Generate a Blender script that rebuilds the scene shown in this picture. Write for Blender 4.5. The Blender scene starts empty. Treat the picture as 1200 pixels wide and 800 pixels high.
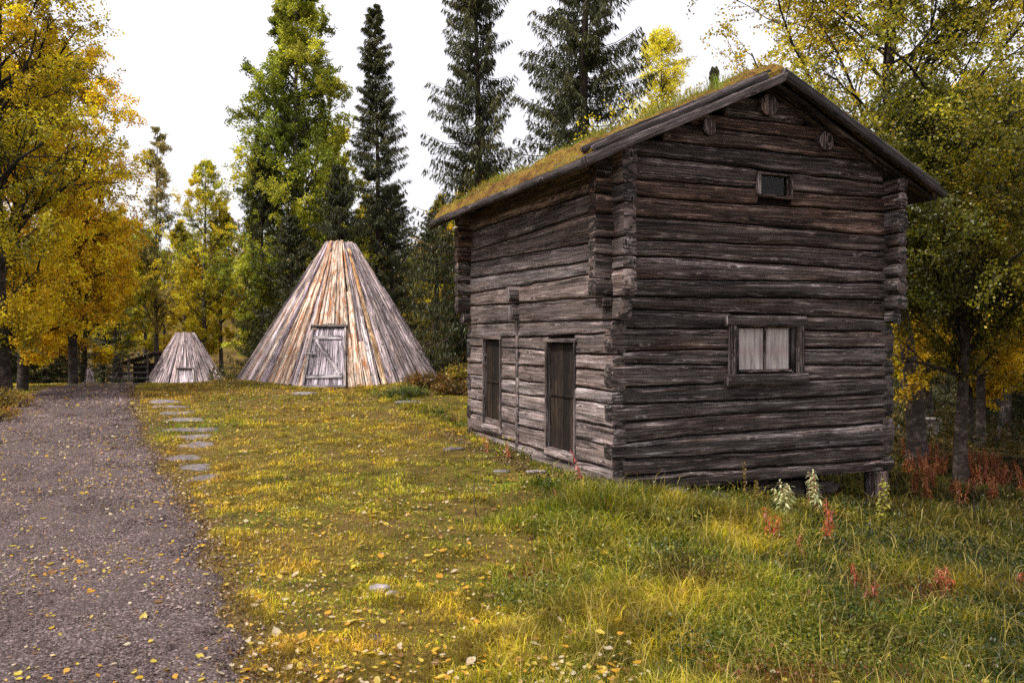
import bpy, math, random
import numpy as np
C = bpy.context.scene
col = C.collection
R = math.radians
PI = math.pi

# ---------------------------------------------------------------- noise
def _h(ix, iy, iz, seed):
    n = (ix.astype(np.int64)*374761393 + iy.astype(np.int64)*668265263 + iz.astype(np.int64)*2147483647 + seed*1274126177) & 0xffffffff
    n = ((n ^ (n >> 13))*1274126177) & 0xffffffff
    n = (n ^ (n >> 16)) & 0xffffffff
    return n/4294967295.0
def vn(x, y, z=0.0, seed=0):
    x, y, z = np.broadcast_arrays(np.asarray(x, float), np.asarray(y, float), np.asarray(z, float))
    xi, yi, zi = np.floor(x), np.floor(y), np.floor(z)
    fx, fy, fz = x-xi, y-yi, z-zi
    fx, fy, fz = fx*fx*(3-2*fx), fy*fy*(3-2*fy), fz*fz*(3-2*fz)
    r = 0
    for a in (0, 1):
        for b in (0, 1):
            for c in (0, 1):
                w = (fx if a else 1-fx)*(fy if b else 1-fy)*(fz if c else 1-fz)
                r = r + w*_h(xi+a, yi+b, zi+c, seed)
    return r*2-1
def fbm(x, y, z=0.0, seed=0, o=3):
    r = 0; a = 1; s = 0
    for k in range(o):
        r = r + a*vn(np.asarray(x)*2**k, np.asarray(y)*2**k, np.asarray(z)*2**k, seed+k*17); s += a; a *= .5
    return r/s
def S(t):
    t = np.clip(t, 0, 1); return t*t*(3-2*t)

# ---------------------------------------------------------------- terrain
PY = [-3, 1, 3.8, 5.04, 7.5, 10.4, 14, 18.5, 24, 34, 60]
PR = [.6, -.25, -1.23, -1.81, -3.0, -4.5, -6.4, -8.67, -10.8, -15.0, -28]
PW = [4, 3.9, 3.6, 3.4, 3.0, 2.7, 2.4, 2.1, 1.6, 1.6, 1.6]
def path_r(y): return np.interp(y, PY, PR)
def path_w(y): return np.interp(y, PY, PW)
def path_in(x, y):
    """>0 inside the gravel path (m from the nearest edge)"""
    r = path_r(y) + .16*fbm(y*1.1, x*0+3, seed=5); w = path_w(y)
    return np.minimum(r-x, x-(r-w))
def gz(x, y):
    x = np.asarray(x, float); y = np.asarray(y, float)
    A = 1-S((x+1.5)/5)
    z = .36*S((y-8)/11)*A - 1.25*S((y-20)/20)*A
    sp = np.log1p(np.exp(np.clip(2*(x-1), -40, 40)))/2
    z = z - 2.2*(1-np.exp(-.17*sp/2.2))*(.55+.45*S((y-4)/5))
    z = z + .17*np.exp(-((x+6.9)**2/2.2+(y-20.5)**2/2.5)) + .2*np.exp(-((x+1.3)**2/2.5+(y-20)**2/3))
    z = z + 9*S((y-62)/70)
    rough = 1-.85*S(path_in(x, y)/.4+.5)
    z = z + (.05*fbm(x*.7, y*.7, seed=1)+.018*fbm(x*3, y*3, seed=2))*rough*np.where(y > 60, 3, 1)
    return z

# ---------------------------------------------------------------- nodes
def nmat(name):
    m = bpy.data.materials.new(name); m.use_nodes = True
    nt = m.node_tree; nt.nodes.clear()
    return m, nt
class N:
    def __init__(s, nt): s.nt = nt
    def n(s, t, **k):
        x = s.nt.nodes.new(t)
        for a, b in k.items(): setattr(x, a, b)
        return x
    def L(s, a, b): s.nt.links.new(a, b)
    def set(s, node, i, v):
        if hasattr(v, 'links') or isinstance(v, bpy.types.NodeSocket): s.L(v, node.inputs[i])
        else: node.inputs[i].default_value = v
    def noise(s, vec, scale, detail=4, rough=.55, dist=0):
        x = s.n('ShaderNodeTexNoise'); s.L(vec, x.inputs['Vector'])
        x.inputs['Scale'].default_value = scale; x.inputs['Detail'].default_value = detail
        x.inputs['Roughness'].default_value = rough; x.inputs['Distortion'].default_value = dist
        return x.outputs['Fac']
    def voro(s, vec, scale, feature='F1', out='Distance'):
        x = s.n('ShaderNodeTexVoronoi', feature=feature); s.L(vec, x.inputs['Vector'])
        x.inputs['Scale'].default_value = scale
        return x.outputs[out]
    def mapp(s, vec, scale=(1, 1, 1), loc=(0, 0, 0)):
        x = s.n('ShaderNodeMapping'); s.L(vec, x.inputs['Vector'])
        x.inputs['Scale'].default_value = scale; x.inputs['Location'].default_value = loc
        return x.outputs[0]
    def ramp(s, fac, pts):
        x = s.n('ShaderNodeValToRGB'); s.L(fac, x.inputs[0]); e = x.color_ramp.elements
        while len(e) < len(pts): e.new(.5)
        for k, (p, c) in enumerate(pts):
            e[k].position = p; e[k].color = (c, c, c, 1) if isinstance(c, (int, float)) else (*c, 1)
        return x.outputs[0]
    def mix(s, f, a, b, t='MIX'):
        x = s.n('ShaderNodeMix', data_type='RGBA', blend_type=t)
        s.set(x, 0, f)
        for i, v in ((6, a), (7, b)): s.set(x, i, v if isinstance(v, bpy.types.NodeSocket) else (*v, 1))
        return x.outputs[2]
    def math(s, op, a, b=0.0):
        x = s.n('ShaderNodeMath', operation=op); s.set(x, 0, a); s.set(x, 1, b); return x.outputs[0]
    def attr(s, name='Col'):
        x = s.n('ShaderNodeAttribute', attribute_name=name); return x.outputs['Color']
    def bump(s, h, strength=.5, dist=.01, normal=None):
        x = s.n('ShaderNodeBump'); s.L(h, x.inputs['Height']); x.inputs['Strength'].default_value = strength
        x.inputs['Distance'].default_value = dist
        if normal is not None: s.L(normal, x.inputs['Normal'])
        return x.outputs[0]
    def bsdf(s, c, rough=.8, spec=.3, normal=None):
        x = s.n('ShaderNodeBsdfPrincipled'); s.set(x, 'Base Color', c if isinstance(c, bpy.types.NodeSocket) else (*c, 1))
        s.set(x, 'Roughness', rough); s.set(x, 'Specular IOR Level', spec)
        if normal is not None: s.L(normal, x.inputs['Normal'])
        return x.outputs[0]
    def out(s, sh):
        x = s.n('ShaderNodeOutputMaterial'); s.L(sh, x.inputs[0])
    def uv(s): return s.n('ShaderNodeTexCoord').outputs['UV']
    def obj(s): return s.n('ShaderNodeTexCoord').outputs['Object']
    def geo(s): return s.n('ShaderNodeNewGeometry').outputs['Position']

def wood(name, dark, mid, light, hi=.5, warm=None, crackw=.5, spots=None):
    """weathered wood, grain along U (metres), attribute Col tints it"""
    m, nt = nmat(name); g = N(nt); uv = g.uv()
    fine = g.noise(g.mapp(uv, (5, 75, 1)), 1, 5, .65, .5)
    strand = g.noise(g.mapp(uv, (1.7, 17, 1)), 1, 6, .65, 1.2)
    broad = g.noise(g.mapp(uv, (1.1, 4, 1)), 1, 3, .6)
    blot = g.noise(g.mapp(uv, (7, 9, 1)), 1, 5, .7)
    f = g.math('ADD', g.math('MULTIPLY', fine, .35), g.math('ADD', g.math('MULTIPLY', strand, .35), g.math('MULTIPLY', broad, .3)))
    c = g.ramp(f, [(.40, dark), (.50, mid), (.61, light)])
    edge = g.ramp(g.noise(g.mapp(uv, (3.5, 30, 1), (5, 3, 0)), 1, 6, .7, 1.2), [(.56, 0.), (.68, 1.)])
    c = g.mix(g.math('MULTIPLY', edge, hi), c, tuple(min(1, v*1.9) for v in light))  # painted highlights: bright crack-edge streaks mixed into the wood colour
    if warm is not None:
        w = g.ramp(g.noise(g.mapp(uv, (.8, 3.5, 1), (9, 1, 0)), 1, 4, .6), [(.5, 0.), (.66, 1.)])
        c = g.mix(g.math('MULTIPLY', w, .55), c, warm)
    crack = g.ramp(g.noise(g.mapp(uv, (.55, 20, 1), (2, 7, 0)), 1, 6, .62, .9), [(.465, 1.), (.488, 0.), (.512, 0.), (.535, 1.)])
    c = g.mix(g.math('MULTIPLY', g.math('SUBTRACT', 1.0, crack), crackw), c, (.008, .006, .006))
    c = g.mix(g.math('MULTIPLY', g.ramp(blot, [(.5, 0.), (.75, 1.)]), .45), c, dark)
    patch = g.noise(g.mapp(uv, (1.0, 2.2, 1), (4, 8, 0)), 1, 4, .6)
    c = g.mix(1.0, c, g.ramp(patch, [(.33, .5), (.5, 1.), (.68, 1.45)]), 'MULTIPLY')
    kn = g.math('ADD', g.voro(g.mapp(uv, (2.1, 5.5, 1)), 1), g.math('MULTIPLY', g.math('SUBTRACT', strand, .5), .22))
    knot = g.ramp(kn, [(.06, 1.), (.12, 0.)])
    ring = g.ramp(kn, [(.12, 0.), (.15, 1.), (.20, 0.)])
    c = g.mix(g.math('MULTIPLY', g.math('MULTIPLY', ring, blot), .9), c, tuple(min(1, v*1.8) for v in light))
    c = g.mix(g.math('MULTIPLY', knot, .7), c, (.02, .013, .012))
    if spots is not None:
        p = g.ramp(g.noise(g.mapp(uv, (2.6, 13, 1), (1, 4, 0)), 1, 5, .65, .6), [(.53, 0.), (.58, 1.)])
        c = g.mix(g.math('MULTIPLY', p, .85), c, spots)
    c = g.mix(1.0, c, g.attr(), 'MULTIPLY')
    h = g.math('ADD', g.math('MULTIPLY', f, .7), g.math('MULTIPLY', crack, .55))
    h = g.math('SUBTRACT', h, g.math('MULTIPLY', knot, .3))
    g.out(g.bsdf(c, .82, .25, g.bump(h, 1.0, .035)))
    return m
M = {}
M['log'] = wood('weathered_log', (.014, .010, .010), (.096, .074, .071), (.33, .285, .28), 1.0, (.13, .068, .042), .97)
M['hewn'] = wood('hewn_grey_log', (.055, .040, .038), (.25, .20, .195), (.50, .43, .425), .6, (.18, .11, .075), .85)
M['plank'] = wood('silvered_plank', (.25, .195, .20), (.62, .53, .53), (.90, .82, .82), .4, (.60, .45, .34), .75)
M['peeled'] = wood('peeled_plank', (.42, .27, .19), (.92, .72, .58), (1., .90, .80), .2, (.80, .56, .40), .5, (.52, .20, .07))
M['slab'] = wood('bark_mottled_pole', (.34, .17, .07), (.72, .48, .26), (.92, .75, .52), .3, (.6, .27, .08), .5, (.13, .05, .025))
M['door'] = wood('grey_door_board', (.22, .19, .20), (.60, .53, .56), (.82, .75, .79), .3, None, .8)
M['darkdoor'] = wood('dark_door_board', (.004, .003, .003), (.013, .008, .006), (.045, .028, .016), .4, (.03, .018, .008), .8)
M['barge'] = wood('bleached_barge_log', (.035, .027, .027), (.11, .088, .088), (.24, .20, .205), .5, None, .8)

def leafmat(name, trans=.45):
    m, nt = nmat(name); g = N(nt); c = g.attr()
    a = g.n('ShaderNodeBsdfDiffuse'); g.L(c, a.inputs[0])
    b = g.n('ShaderNodeBsdfTranslucent'); g.L(c, b.inputs[0])
    x = g.n('ShaderNodeMixShader'); x.inputs[0].default_value = trans
    g.L(a.outputs[0], x.inputs[1]); g.L(b.outputs[0], x.inputs[2])
    gl = g.n('ShaderNodeBsdfGlossy'); gl.inputs['Roughness'].default_value = .45
    y = g.n('ShaderNodeMixShader'); y.inputs[0].default_value = .03
    g.L(x.outputs[0], y.inputs[1]); g.L(gl.outputs[0], y.inputs[2])
    g.out(y.outputs[0]); return m
M['leaf'] = leafmat('leaf', .55); M['needle'] = leafmat('needle', .15); M['grass'] = leafmat('grass', .45)

def simple(name, f):
    m, nt = nmat(name); g = N(nt); f(g); M[name] = m
def f_birch(g):
    o = g.obj()
    band = g.noise(g.mapp(o, (3.5, 3.5, 9)), 1, 6, .7, 1.2)
    lich = g.noise(o, 4.5, 5, .7)
    fine = g.noise(o, 40, 3)
    c = g.ramp(band, [(.38, (.03, .024, .022)), (.52, (.15, .128, .12)), (.66, (.36, .32, .31))])
    c = g.mix(g.ramp(lich, [(.40, 0.), (.55, .92)]), c, (.035, .029, .025))
    c = g.mix(g.math('MULTIPLY', fine, .5), c, (.06, .05, .045))
    c = g.mix(1.0, c, g.attr(), 'MULTIPLY')
    g.out(g.bsdf(c, .85, .2, g.bump(g.math('ADD', band, lich), .8, .03)))
simple('birch_bark', f_birch)
def f_bark(g):
    o = g.obj()
    a = g.noise(g.mapp(o, (9, 9, 2.5)), 1, 5, .7)
    c = g.ramp(a, [(.35, (.018, .013, .011)), (.6, (.07, .052, .045)), (.75, (.13, .11, .10))])
    g.out(g.bsdf(c, .9, .15, g.bump(a, .9, .03)))
simple('dark_bark', f_bark)
def f_ground(g):
    o = g.geo()
    a = g.noise(o, .55, 5, .6); b = g.noise(o, 7, 6, .7); c2 = g.noise(o, 45, 5, .7)
    c = g.ramp(b, [(.3, (.055, .033, .014)), (.47, (.15, .095, .024)), (.6, (.22, .16, .03)), (.75, (.30, .19, .06))])
    c = g.mix(g.ramp(a, [(.42, 0.), (.62, .6)]), c, (.15, .095, .035))
    c = g.mix(g.ramp(c2, [(.35, .7), (.55, 0.)]), c, (.025, .018, .01))
    g.out(g.bsdf(c, .95, .1, g.bump(g.math('ADD', b, c2), .9, .03)))
simple('mossy_ground', f_ground)
def f_gravel(g):
    o = g.geo()
    v = g.voro(o, 62); vc = g.voro(o, 62, 'F1', 'Color'); v2 = g.voro(o, 150, 'F1', 'Color')
    big = g.noise(o, .8, 5, .65); b2 = g.noise(o, 9, 5, .7)
    sep = g.n('ShaderNodeSeparateColor'); g.L(vc, sep.inputs[0])
    s2 = g.n('ShaderNodeSeparateColor'); g.L(v2, s2.inputs[0])
    mixv = g.math('ADD', g.math('MULTIPLY', sep.outputs[0], .6), g.math('MULTIPLY', s2.outputs[0], .4))
    c = g.ramp(mixv, [(.12, (.035, .024, .024)), (.5, (.115, .082, .080)), (.8, (.21, .16, .155)), (.97, (.40, .33, .32))])
    c = g.mix(g.ramp(v, [(.35, 0.), (.75, .6)]), c, (.03, .022, .02))
    c = g.mix(g.ramp(big, [(.35, .45), (.6, 0.)]), c, (.075, .055, .05))
    c = g.mix(g.ramp(b2, [(.3, .5), (.5, 0.)]), c, (.05, .036, .032))
    h = g.math('ADD', g.math('MULTIPLY', v, -.8), g.math('MULTIPLY', b2, .6))
    g.out(g.bsdf(c, .9, .2, g.bump(h, .9, .02)))
simple('gravel', f_gravel)
def f_stone(g):
    o = g.geo(); a = g.noise(o, 9, 6, .7); b = g.noise(o, 60, 4, .7)
    c = g.ramp(a, [(.3, (.10, .085, .085)), (.5, (.25, .225, .23)), (.7, (.42, .385, .39))])
    c = g.mix(g.ramp(b, [(.3, .5), (.55, 0.)]), c, (.07, .055, .055))
    c = g.mix(1.0, c, g.attr(), 'MULTIPLY')
    g.out(g.bsdf(c, .85, .25, g.bump(g.math('ADD', a, b), .7, .015)))
simple('stone', f_stone)
def f_pebble(g):
    g.out(g.bsdf(g.attr(), .85, .2))
simple('pebble', f_pebble)
def f_sod(g):
    o = g.geo(); a = g.noise(o, 3, 5, .7); b = g.noise(o, 22, 6, .75)
    c = g.ramp(a, [(.35, (.12, .06, .022)), (.46, (.24, .125, .033)), (.55, (.34, .22, .04)), (.64, (.26, .23, .035)), (.74, (.12, .16, .025))])
    c = g.mix(g.ramp(b, [(.35, .85), (.56, 0.)]), c, (.03, .018, .008))
    g.out(g.bsdf(c, .95, .1, g.bump(b, 1, .06)))
simple('sod', f_sod)
def f_dark(g):
    o = g.obj(); a = g.noise(o, 12, 4, .6)
    g.out(g.bsdf(g.ramp(a, [(.3, (.004, .003, .003)), (.7, (.016, .011, .009))]), .95, .1))
simple('chinking_and_dark_gap', f_dark)
def f_curtain(g):
    uv = g.uv()
    f = g.noise(g.mapp(uv, (14, 1.2, 1)), 1, 3, .5)
    c = g.ramp(f, [(.35, (.50, .44, .42)), (.5, (.80, .73, .70)), (.65, (1., .95, .92))])
    ck = g.n('ShaderNodeTexBrick'); g.L(g.mapp(uv, (22, 22, 1)), ck.inputs[0]); ck.offset = 0
    ck.inputs['Color1'].default_value = (1, 1, 1, 1); ck.inputs['Color2'].default_value = (1, .96, .95, 1); ck.inputs['Mortar'].default_value = (.42, .25, .25, 1)
    ck.inputs['Mortar Size'].default_value = .06
    c = g.mix(.4, c, ck.outputs[0], 'MULTIPLY')
    sp = g.n('ShaderNodeSeparateXYZ'); g.L(uv, sp.inputs[0])
    red = g.ramp(sp.outputs[1], [(.25, 0.), (.42, .35), (.62, .05)])
    c = g.mix(red, c, (.55, .32, .31))
    g.out(g.bsdf(c, .95, .1))
simple('curtain', f_curtain)
def f_glass(g):
    a = g.n('ShaderNodeBsdfTransparent'); a.inputs[0].default_value = (.75, .75, .75, 1)
    b = g.n('ShaderNodeBsdfGlossy'); b.inputs['Roughness'].default_value = .06; b.inputs[0].default_value = (.8, .8, .8, 1)
    o = g.obj(); n = g.noise(o, 3, 2)
    nb = g.bump(n, .3, .02); g.L(nb, b.inputs['Normal'])
    x = g.n('ShaderNodeMixShader'); x.inputs[0].default_value = .02
    g.L(a.outputs[0], x.inputs[1]); g.L(b.outputs[0], x.inputs[2]); g.out(x.outputs[0])
simple('old_glass', f_glass)
def f_iron(g): g.out(g.bsdf((.03, .022, .02), .6, .4))
simple('iron', f_iron)

# ---------------------------------------------------------------- mesh builder
class MB:
    def __init__(s): s.v = []; s.l = []; s.t = []; s.c = []; s.u = []; s.m = []; s.n = 0
    def add(s, v, faces, c=(1, 1, 1), uv=None, mi=0):
        """faces: array (F,k) or list of arrays"""
        v = np.asarray(v, float).reshape(-1, 3)
        fl = faces if isinstance(faces, list) else [faces]
        nf = 0
        for f in fl:
            f = np.asarray(f); f = f.reshape(-1, f.shape[-1]) if f.ndim > 1 else f.reshape(1, -1)
            s.l.append((f+s.n).ravel()); s.t.append(np.full(len(f), f.shape[1])); nf += len(f)
        s.v.append(v)
        c = np.asarray(c, float)
        s.c.append(np.broadcast_to(c, (len(v), 3)) if c.ndim == 1 else c)
        s.u.append(np.zeros((len(v), 2)) if uv is None else np.asarray(uv, float).reshape(-1, 2))
        s.m.append(np.full(nf, mi)); s.n += len(v)
    def mesh(s, name, mats, smooth=False):
        me = bpy.data.meshes.new(name)
        v = np.concatenate(s.v); l = np.concatenate(s.l).astype(np.int32); t = np.concatenate(s.t).astype(np.int32)
        me.vertices.add(len(v)); me.vertices.foreach_set('co', v.astype(np.float32).ravel())
        me.loops.add(len(l)); me.loops.foreach_set('vertex_index', l)
        me.polygons.add(len(t)); st = np.concatenate([[0], np.cumsum(t)[:-1]]).astype(np.int32)
        me.polygons.foreach_set('loop_start', st); me.polygons.foreach_set('loop_total', t)
        me.polygons.foreach_set('material_index', np.concatenate(s.m).astype(np.int32))
        me.polygons.foreach_set('use_smooth', np.full(len(t), smooth))
        a = me.attributes.new('Col', 'FLOAT_COLOR', 'POINT')
        cc = np.concatenate(s.c); a.data.foreach_set('color', np.concatenate([cc, np.ones((len(cc), 1))], 1).astype(np.float32).ravel())
        u = np.concatenate(s.u)
        if np.any(u):
            uvl = me.uv_layers.new(name='UVMap'); uvl.data.foreach_set('uv', u[l].astype(np.float32).ravel())
        for m in (mats if isinstance(mats, (list, tuple)) else [mats]): me.materials.append(M[m])
        me.update(calc_edges=True)
        return me
    def obj(s, name, mats, parent=None, smooth=False, **props):
        o = bpy.data.objects.new(name, s.mesh(name, mats, smooth)); col.objects.link(o)
        if parent is not None: o.parent = parent
        for k, v in props.items(): o[k] = v
        return o
def link(name, me, parent=None, **props):
    o = bpy.data.objects.new(name, me); col.objects.link(o)
    if parent is not None: o.parent = parent
    for k, v in props.items(): o[k] = v
    return o
def empty(name, loc, rz=0, label=None, cat=None, group=None):
    o = bpy.data.objects.new(name, None); col.objects.link(o); o.location = loc; o.rotation_euler = (0, 0, rz)
    o.empty_display_size = .2
    if label: o['label'] = label
    if cat: o['category'] = cat
    if group: o['group'] = group
    return o
def dup(root, loc, rz=0, sc=1.0, label=None, group=None):
    r = root.copy(); col.objects.link(r); r.location = loc; r.rotation_euler = (0, 0, rz)
    r.scale = (sc, sc, sc) if not isinstance(sc, tuple) else sc
    for k in ('group',):
        if k in r and not group: del r[k]
    if label: r['label'] = label
    if group: r['group'] = group
    for ch in list(root.children):
        c = ch.copy(); col.objects.link(c); c.parent = r
    return r
def grid_faces(a, b, wrap=False):
    """faces of an a x b vertex grid (b fastest); wrap closes b"""
    i = np.arange(a-1)[:, None]; j = np.arange(b if wrap else b-1)[None, :]
    j2 = (j+1) % b
    return np.stack([i*b+j, i*b+j2, (i+1)*b+j2, (i+1)*b+j], -1).reshape(-1, 4)
def boxv(x0, x1, y0, y1, z0, z1):
    v = np.array([[x, y, z] for x in (x0, x1) for y in (y0, y1) for z in (z0, z1)], float)
    f = np.array([[0, 1, 3, 2], [4, 6, 7, 5], [0, 4, 5, 1], [2, 3, 7, 6], [0, 2, 6, 4], [1, 5, 7, 3]])
    return v, f
_sd = [100]
def beam(mb, p0, p1, up, h, w, c=(1, 1, 1), mi=0, nseg=None, K=12, power=.55, rough=.008, endc=None, taper=(1, 1), seed=None):
    """a rough timber from p0 to p1: rounded section h (along up) x w"""
    _sd[0] += 1; sd = _sd[0] if seed is None else seed
    p0 = np.array(p0, float); p1 = np.array(p1, float); ax = p1-p0; L = np.linalg.norm(ax); ax /= L
    up = np.array(up, float); up = up-ax*(up@ax); up /= np.linalg.norm(up); sd_ = np.cross(ax, up)
    n = nseg or max(3, int(L/.09)); t = np.linspace(0, 1, n)
    th = np.linspace(0, 2*PI, K, endpoint=False)+PI/K
    ca = np.sign(np.cos(th))*np.abs(np.cos(th))**power; sa = np.sign(np.sin(th))*np.abs(np.sin(th))**power
    tp = taper[0]+(taper[1]-taper[0])*t
    nz = 1+0*t[:, None] + (rough/(.5*min(h, w)))*(fbm(t[:, None]*L*1.6, th[None, :]*.9, sd*1.7, seed=3)*1.2+.5*vn(t[:, None]*L*9, th[None, :]*2.5, sd*1.7, seed=4))
    P = p0+ax*(t[:, None, None]*L) + sd_*(ca[None, :, None]*w/2*tp[:, None, None]*nz[..., None]) + up*(sa[None, :, None]*h/2*tp[:, None, None]*nz[..., None])
    per = (h+w)*2
    uv = np.stack(np.broadcast_arrays(t[:, None]*L+sd*3.7, (th[None, :]/(2*PI))*per+sd*1.3), -1)
    mb.add(P, grid_faces(n, K, True)[:, ::-1], c, uv, mi)
    for k, e in ((0, 0), (n-1, 1)):
        ring = P[k]; cen = ring.mean(0)
        ring2 = cen+(ring-cen)*.86 + ax*((1 if e else -1)*.008)
        v = np.concatenate([ring, ring2, [cen+ax*((1 if e else -1)*.010)]])
        j = np.arange(K); j2 = (j+1) % K
        f1 = np.stack([j, j2, j2+K, j+K], -1); f2 = np.stack([j+K, j2+K, np.full(K, 2*K)], -1)
        if not e: f1 = f1[:, ::-1]; f2 = f2[:, ::-1]
        dv = v-cen; uvc = np.stack([(dv@up)*1.1+sd, (dv@sd_)*.8+sd], -1)
        mb.add(v, [f1, f2], c if endc is None else endc, uvc, mi)

# ---------------------------------------------------------------- camera, world, sun
HOR = 395.0
cam_d = bpy.data.cameras.new('camera'); cam = bpy.data.objects.new('camera', cam_d); col.objects.link(cam)
cam_d.sensor_width = 36; cam_d.lens = 28.8; cam_d.clip_end = 2000; cam_d.clip_start = .05
pitch = -math.atan((400-HOR)/960)
cam.location = (0, 0, 1.6); cam.rotation_euler = (PI/2+pitch, 0, 0)
C.camera = cam
def at(px, py, Y):
    return ((px-600)/960*Y, Y, 1.6+(HOR-py)/960*Y)
def ground_at(px, py):
    """where the ground is seen at that place"""
    Y = np.geomspace(2.5, 70, 3000); x = (px-600)/960*Y; z = 1.6+(HOR-py)/960*Y
    k = np.argmax(z < gz(x, Y)); return float(x[k]), float(Y[k]), float(gz(x[k], Y[k]))
def onground(px, Y):
    x = (px-600)/960*Y; return (x, Y, float(gz(x, Y)))

SUN_AZ = (-.80, -.60); SUN_EL = R(58)
w = bpy.data.worlds.new("World"); C.world = w; w.use_nodes = True
nt = w.node_tree; nt.nodes.clear()
sky = nt.nodes.new('ShaderNodeTexSky'); sky.sky_type = 'NISHITA'; sky.sun_disc = False
sky.sun_elevation = SUN_EL; sky.sun_rotation = math.atan2(SUN_AZ[0], SUN_AZ[1]); sky.air_density = 1; sky.dust_density = 4
bg1 = nt.nodes.new('ShaderNodeBackground'); bg1.inputs[1].default_value = .05
nt.links.new(sky.outputs[0], bg1.inputs[0])
# the overcast layer: a white cloud deck, a little brighter overhead
tc = nt.nodes.new('ShaderNodeTexCoord'); sx = nt.nodes.new('ShaderNodeSeparateXYZ'); nt.links.new(tc.outputs['Generated'], sx.inputs[0])
rp = nt.nodes.new('ShaderNodeValToRGB'); nt.links.new(sx.outputs[2], rp.inputs[0])
rp.color_ramp.elements[0].position = 0; rp.color_ramp.elements[0].color = (.97, .92, .93, 1)
rp.color_ramp.elements[1].position = .6; rp.color_ramp.elements[1].color = (1.04, 1.0, 1.03, 1)
nz_ = nt.nodes.new('ShaderNodeTexNoise'); nz_.inputs['Scale'].default_value = 2.2; nt.links.new(tc.outputs['Generated'], nz_.inputs[0])
mr = nt.nodes.new('ShaderNodeMapRange'); nt.links.new(nz_.outputs[0], mr.inputs[0]); mr.inputs[3].default_value = .92; mr.inputs[4].default_value = 1.06
bg2 = nt.nodes.new('ShaderNodeBackground'); nt.links.new(rp.outputs[0], bg2.inputs[0]); nt.links.new(mr.outputs[0], bg2.inputs[1])
ad = nt.nodes.new('ShaderNodeAddShader'); nt.links.new(bg1.outputs[0], ad.inputs[0]); nt.links.new(bg2.outputs[0], ad.inputs[1])
wo = nt.nodes.new('ShaderNodeOutputWorld'); nt.links.new(ad.outputs[0], wo.inputs[0])
sd = bpy.data.lights.new('sun', 'SUN'); sd.energy = 5.0; sd.angle = R(9); sd.color = (1, .93, .84)
sun = bpy.data.objects.new('sun', sd); col.objects.link(sun)
from mathutils import Vector
hv = Vector((SUN_AZ[0], SUN_AZ[1], 0)).normalized()*math.cos(SUN_EL)+Vector((0, 0, math.sin(SUN_EL)))
sun.rotation_euler = hv.to_track_quat('Z', 'Y').to_euler(); sun.location = (-10, -5, 20)
C.view_settings.view_transform = 'Standard'; C.view_settings.look = 'None'; C.view_settings.exposure = 0
C.cycles.use_denoising = False; C.cycles.max_bounces = 6; C.cycles.transparent_max_bounces = 8
C.cycles.diffuse_bounces = 3; C.cycles.glossy_bounces = 2

# ---------------------------------------------------------------- ground and path
def axis(vals):
    r = []
    for a, b, st in vals: r += list(np.arange(a, b, st))
    return np.array(r+[vals[-1][1]])
gx = axis([(-160, -30, 6), (-30, -12, .8), (-12, 12, .16), (12, 30, .8), (30, 160, 6)])
gy = axis([(-12, 1, 1), (1, 14, .13), (14, 28, .3), (28, 60, 1.2), (60, 240, 6)])
X, Yg = np.meshgrid(gx, gy, indexing='ij'); Z = gz(X, Yg)
mb = MB(); mb.add(np.stack([X, Yg, Z], -1), grid_faces(len(gx), len(gy)), (1, 1, 1))
g_ = mb.obj('ground', 'mossy_ground', smooth=True, kind='structure')
ys = np.concatenate([np.arange(-2.5, 14, .06), np.arange(14, 30, .2), np.arange(30, 58, .8)])
nu = 50; u = np.linspace(0, 1, nu)
r = path_r(ys)+.16*fbm(ys*1.1, ys*0+3, seed=5)+.09*vn(ys*4, 0*ys, seed=8)+.05*vn(ys*13, 0*ys, seed=8); l_ = path_r(ys)+.16*fbm(ys*1.1, ys*0+3, seed=5)-path_w(ys)
xx = r[:, None]*(1-u)+l_[:, None]*u; yy = np.repeat(ys[:, None], nu, 1)
edge = np.minimum(u, 1-u)[None, :]*path_w(ys)[:, None]
zz = gz(xx, yy)-.012+.034*S(edge/.12)+.01*vn(xx*5, yy*5, seed=9)*S(edge/.12)
mb = MB(); mb.add(np.stack([xx, yy, zz], -1), grid_faces(len(ys), nu)[:, ::-1], (1, 1, 1))
mb.obj('gravel_path', 'gravel', smooth=True, kind='structure')
def surf(x, y):
    p = path_in(x, y); return gz(x, y)+np.where(p > 0, .022*S(p/.12), 0)

# ---------------------------------------------------------------- log storehouse (local frame: x along the gable, y along the side wall)
TH = R(23.5)
house = empty('log_storehouse', (1.07, 8.7, 0), TH, 'two-storey dark weathered log storehouse with mossy sod roof and curtained window', 'storehouse')
GW, SL = 4.09, 4.45            # gable width, side length
RZ, SLOPE = 4.44, .456         # underside of roof at ridge
def roof_z(s): return RZ-SLOPE*np.abs(s-GW/2)
rng = np.random.default_rng(7)

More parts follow.
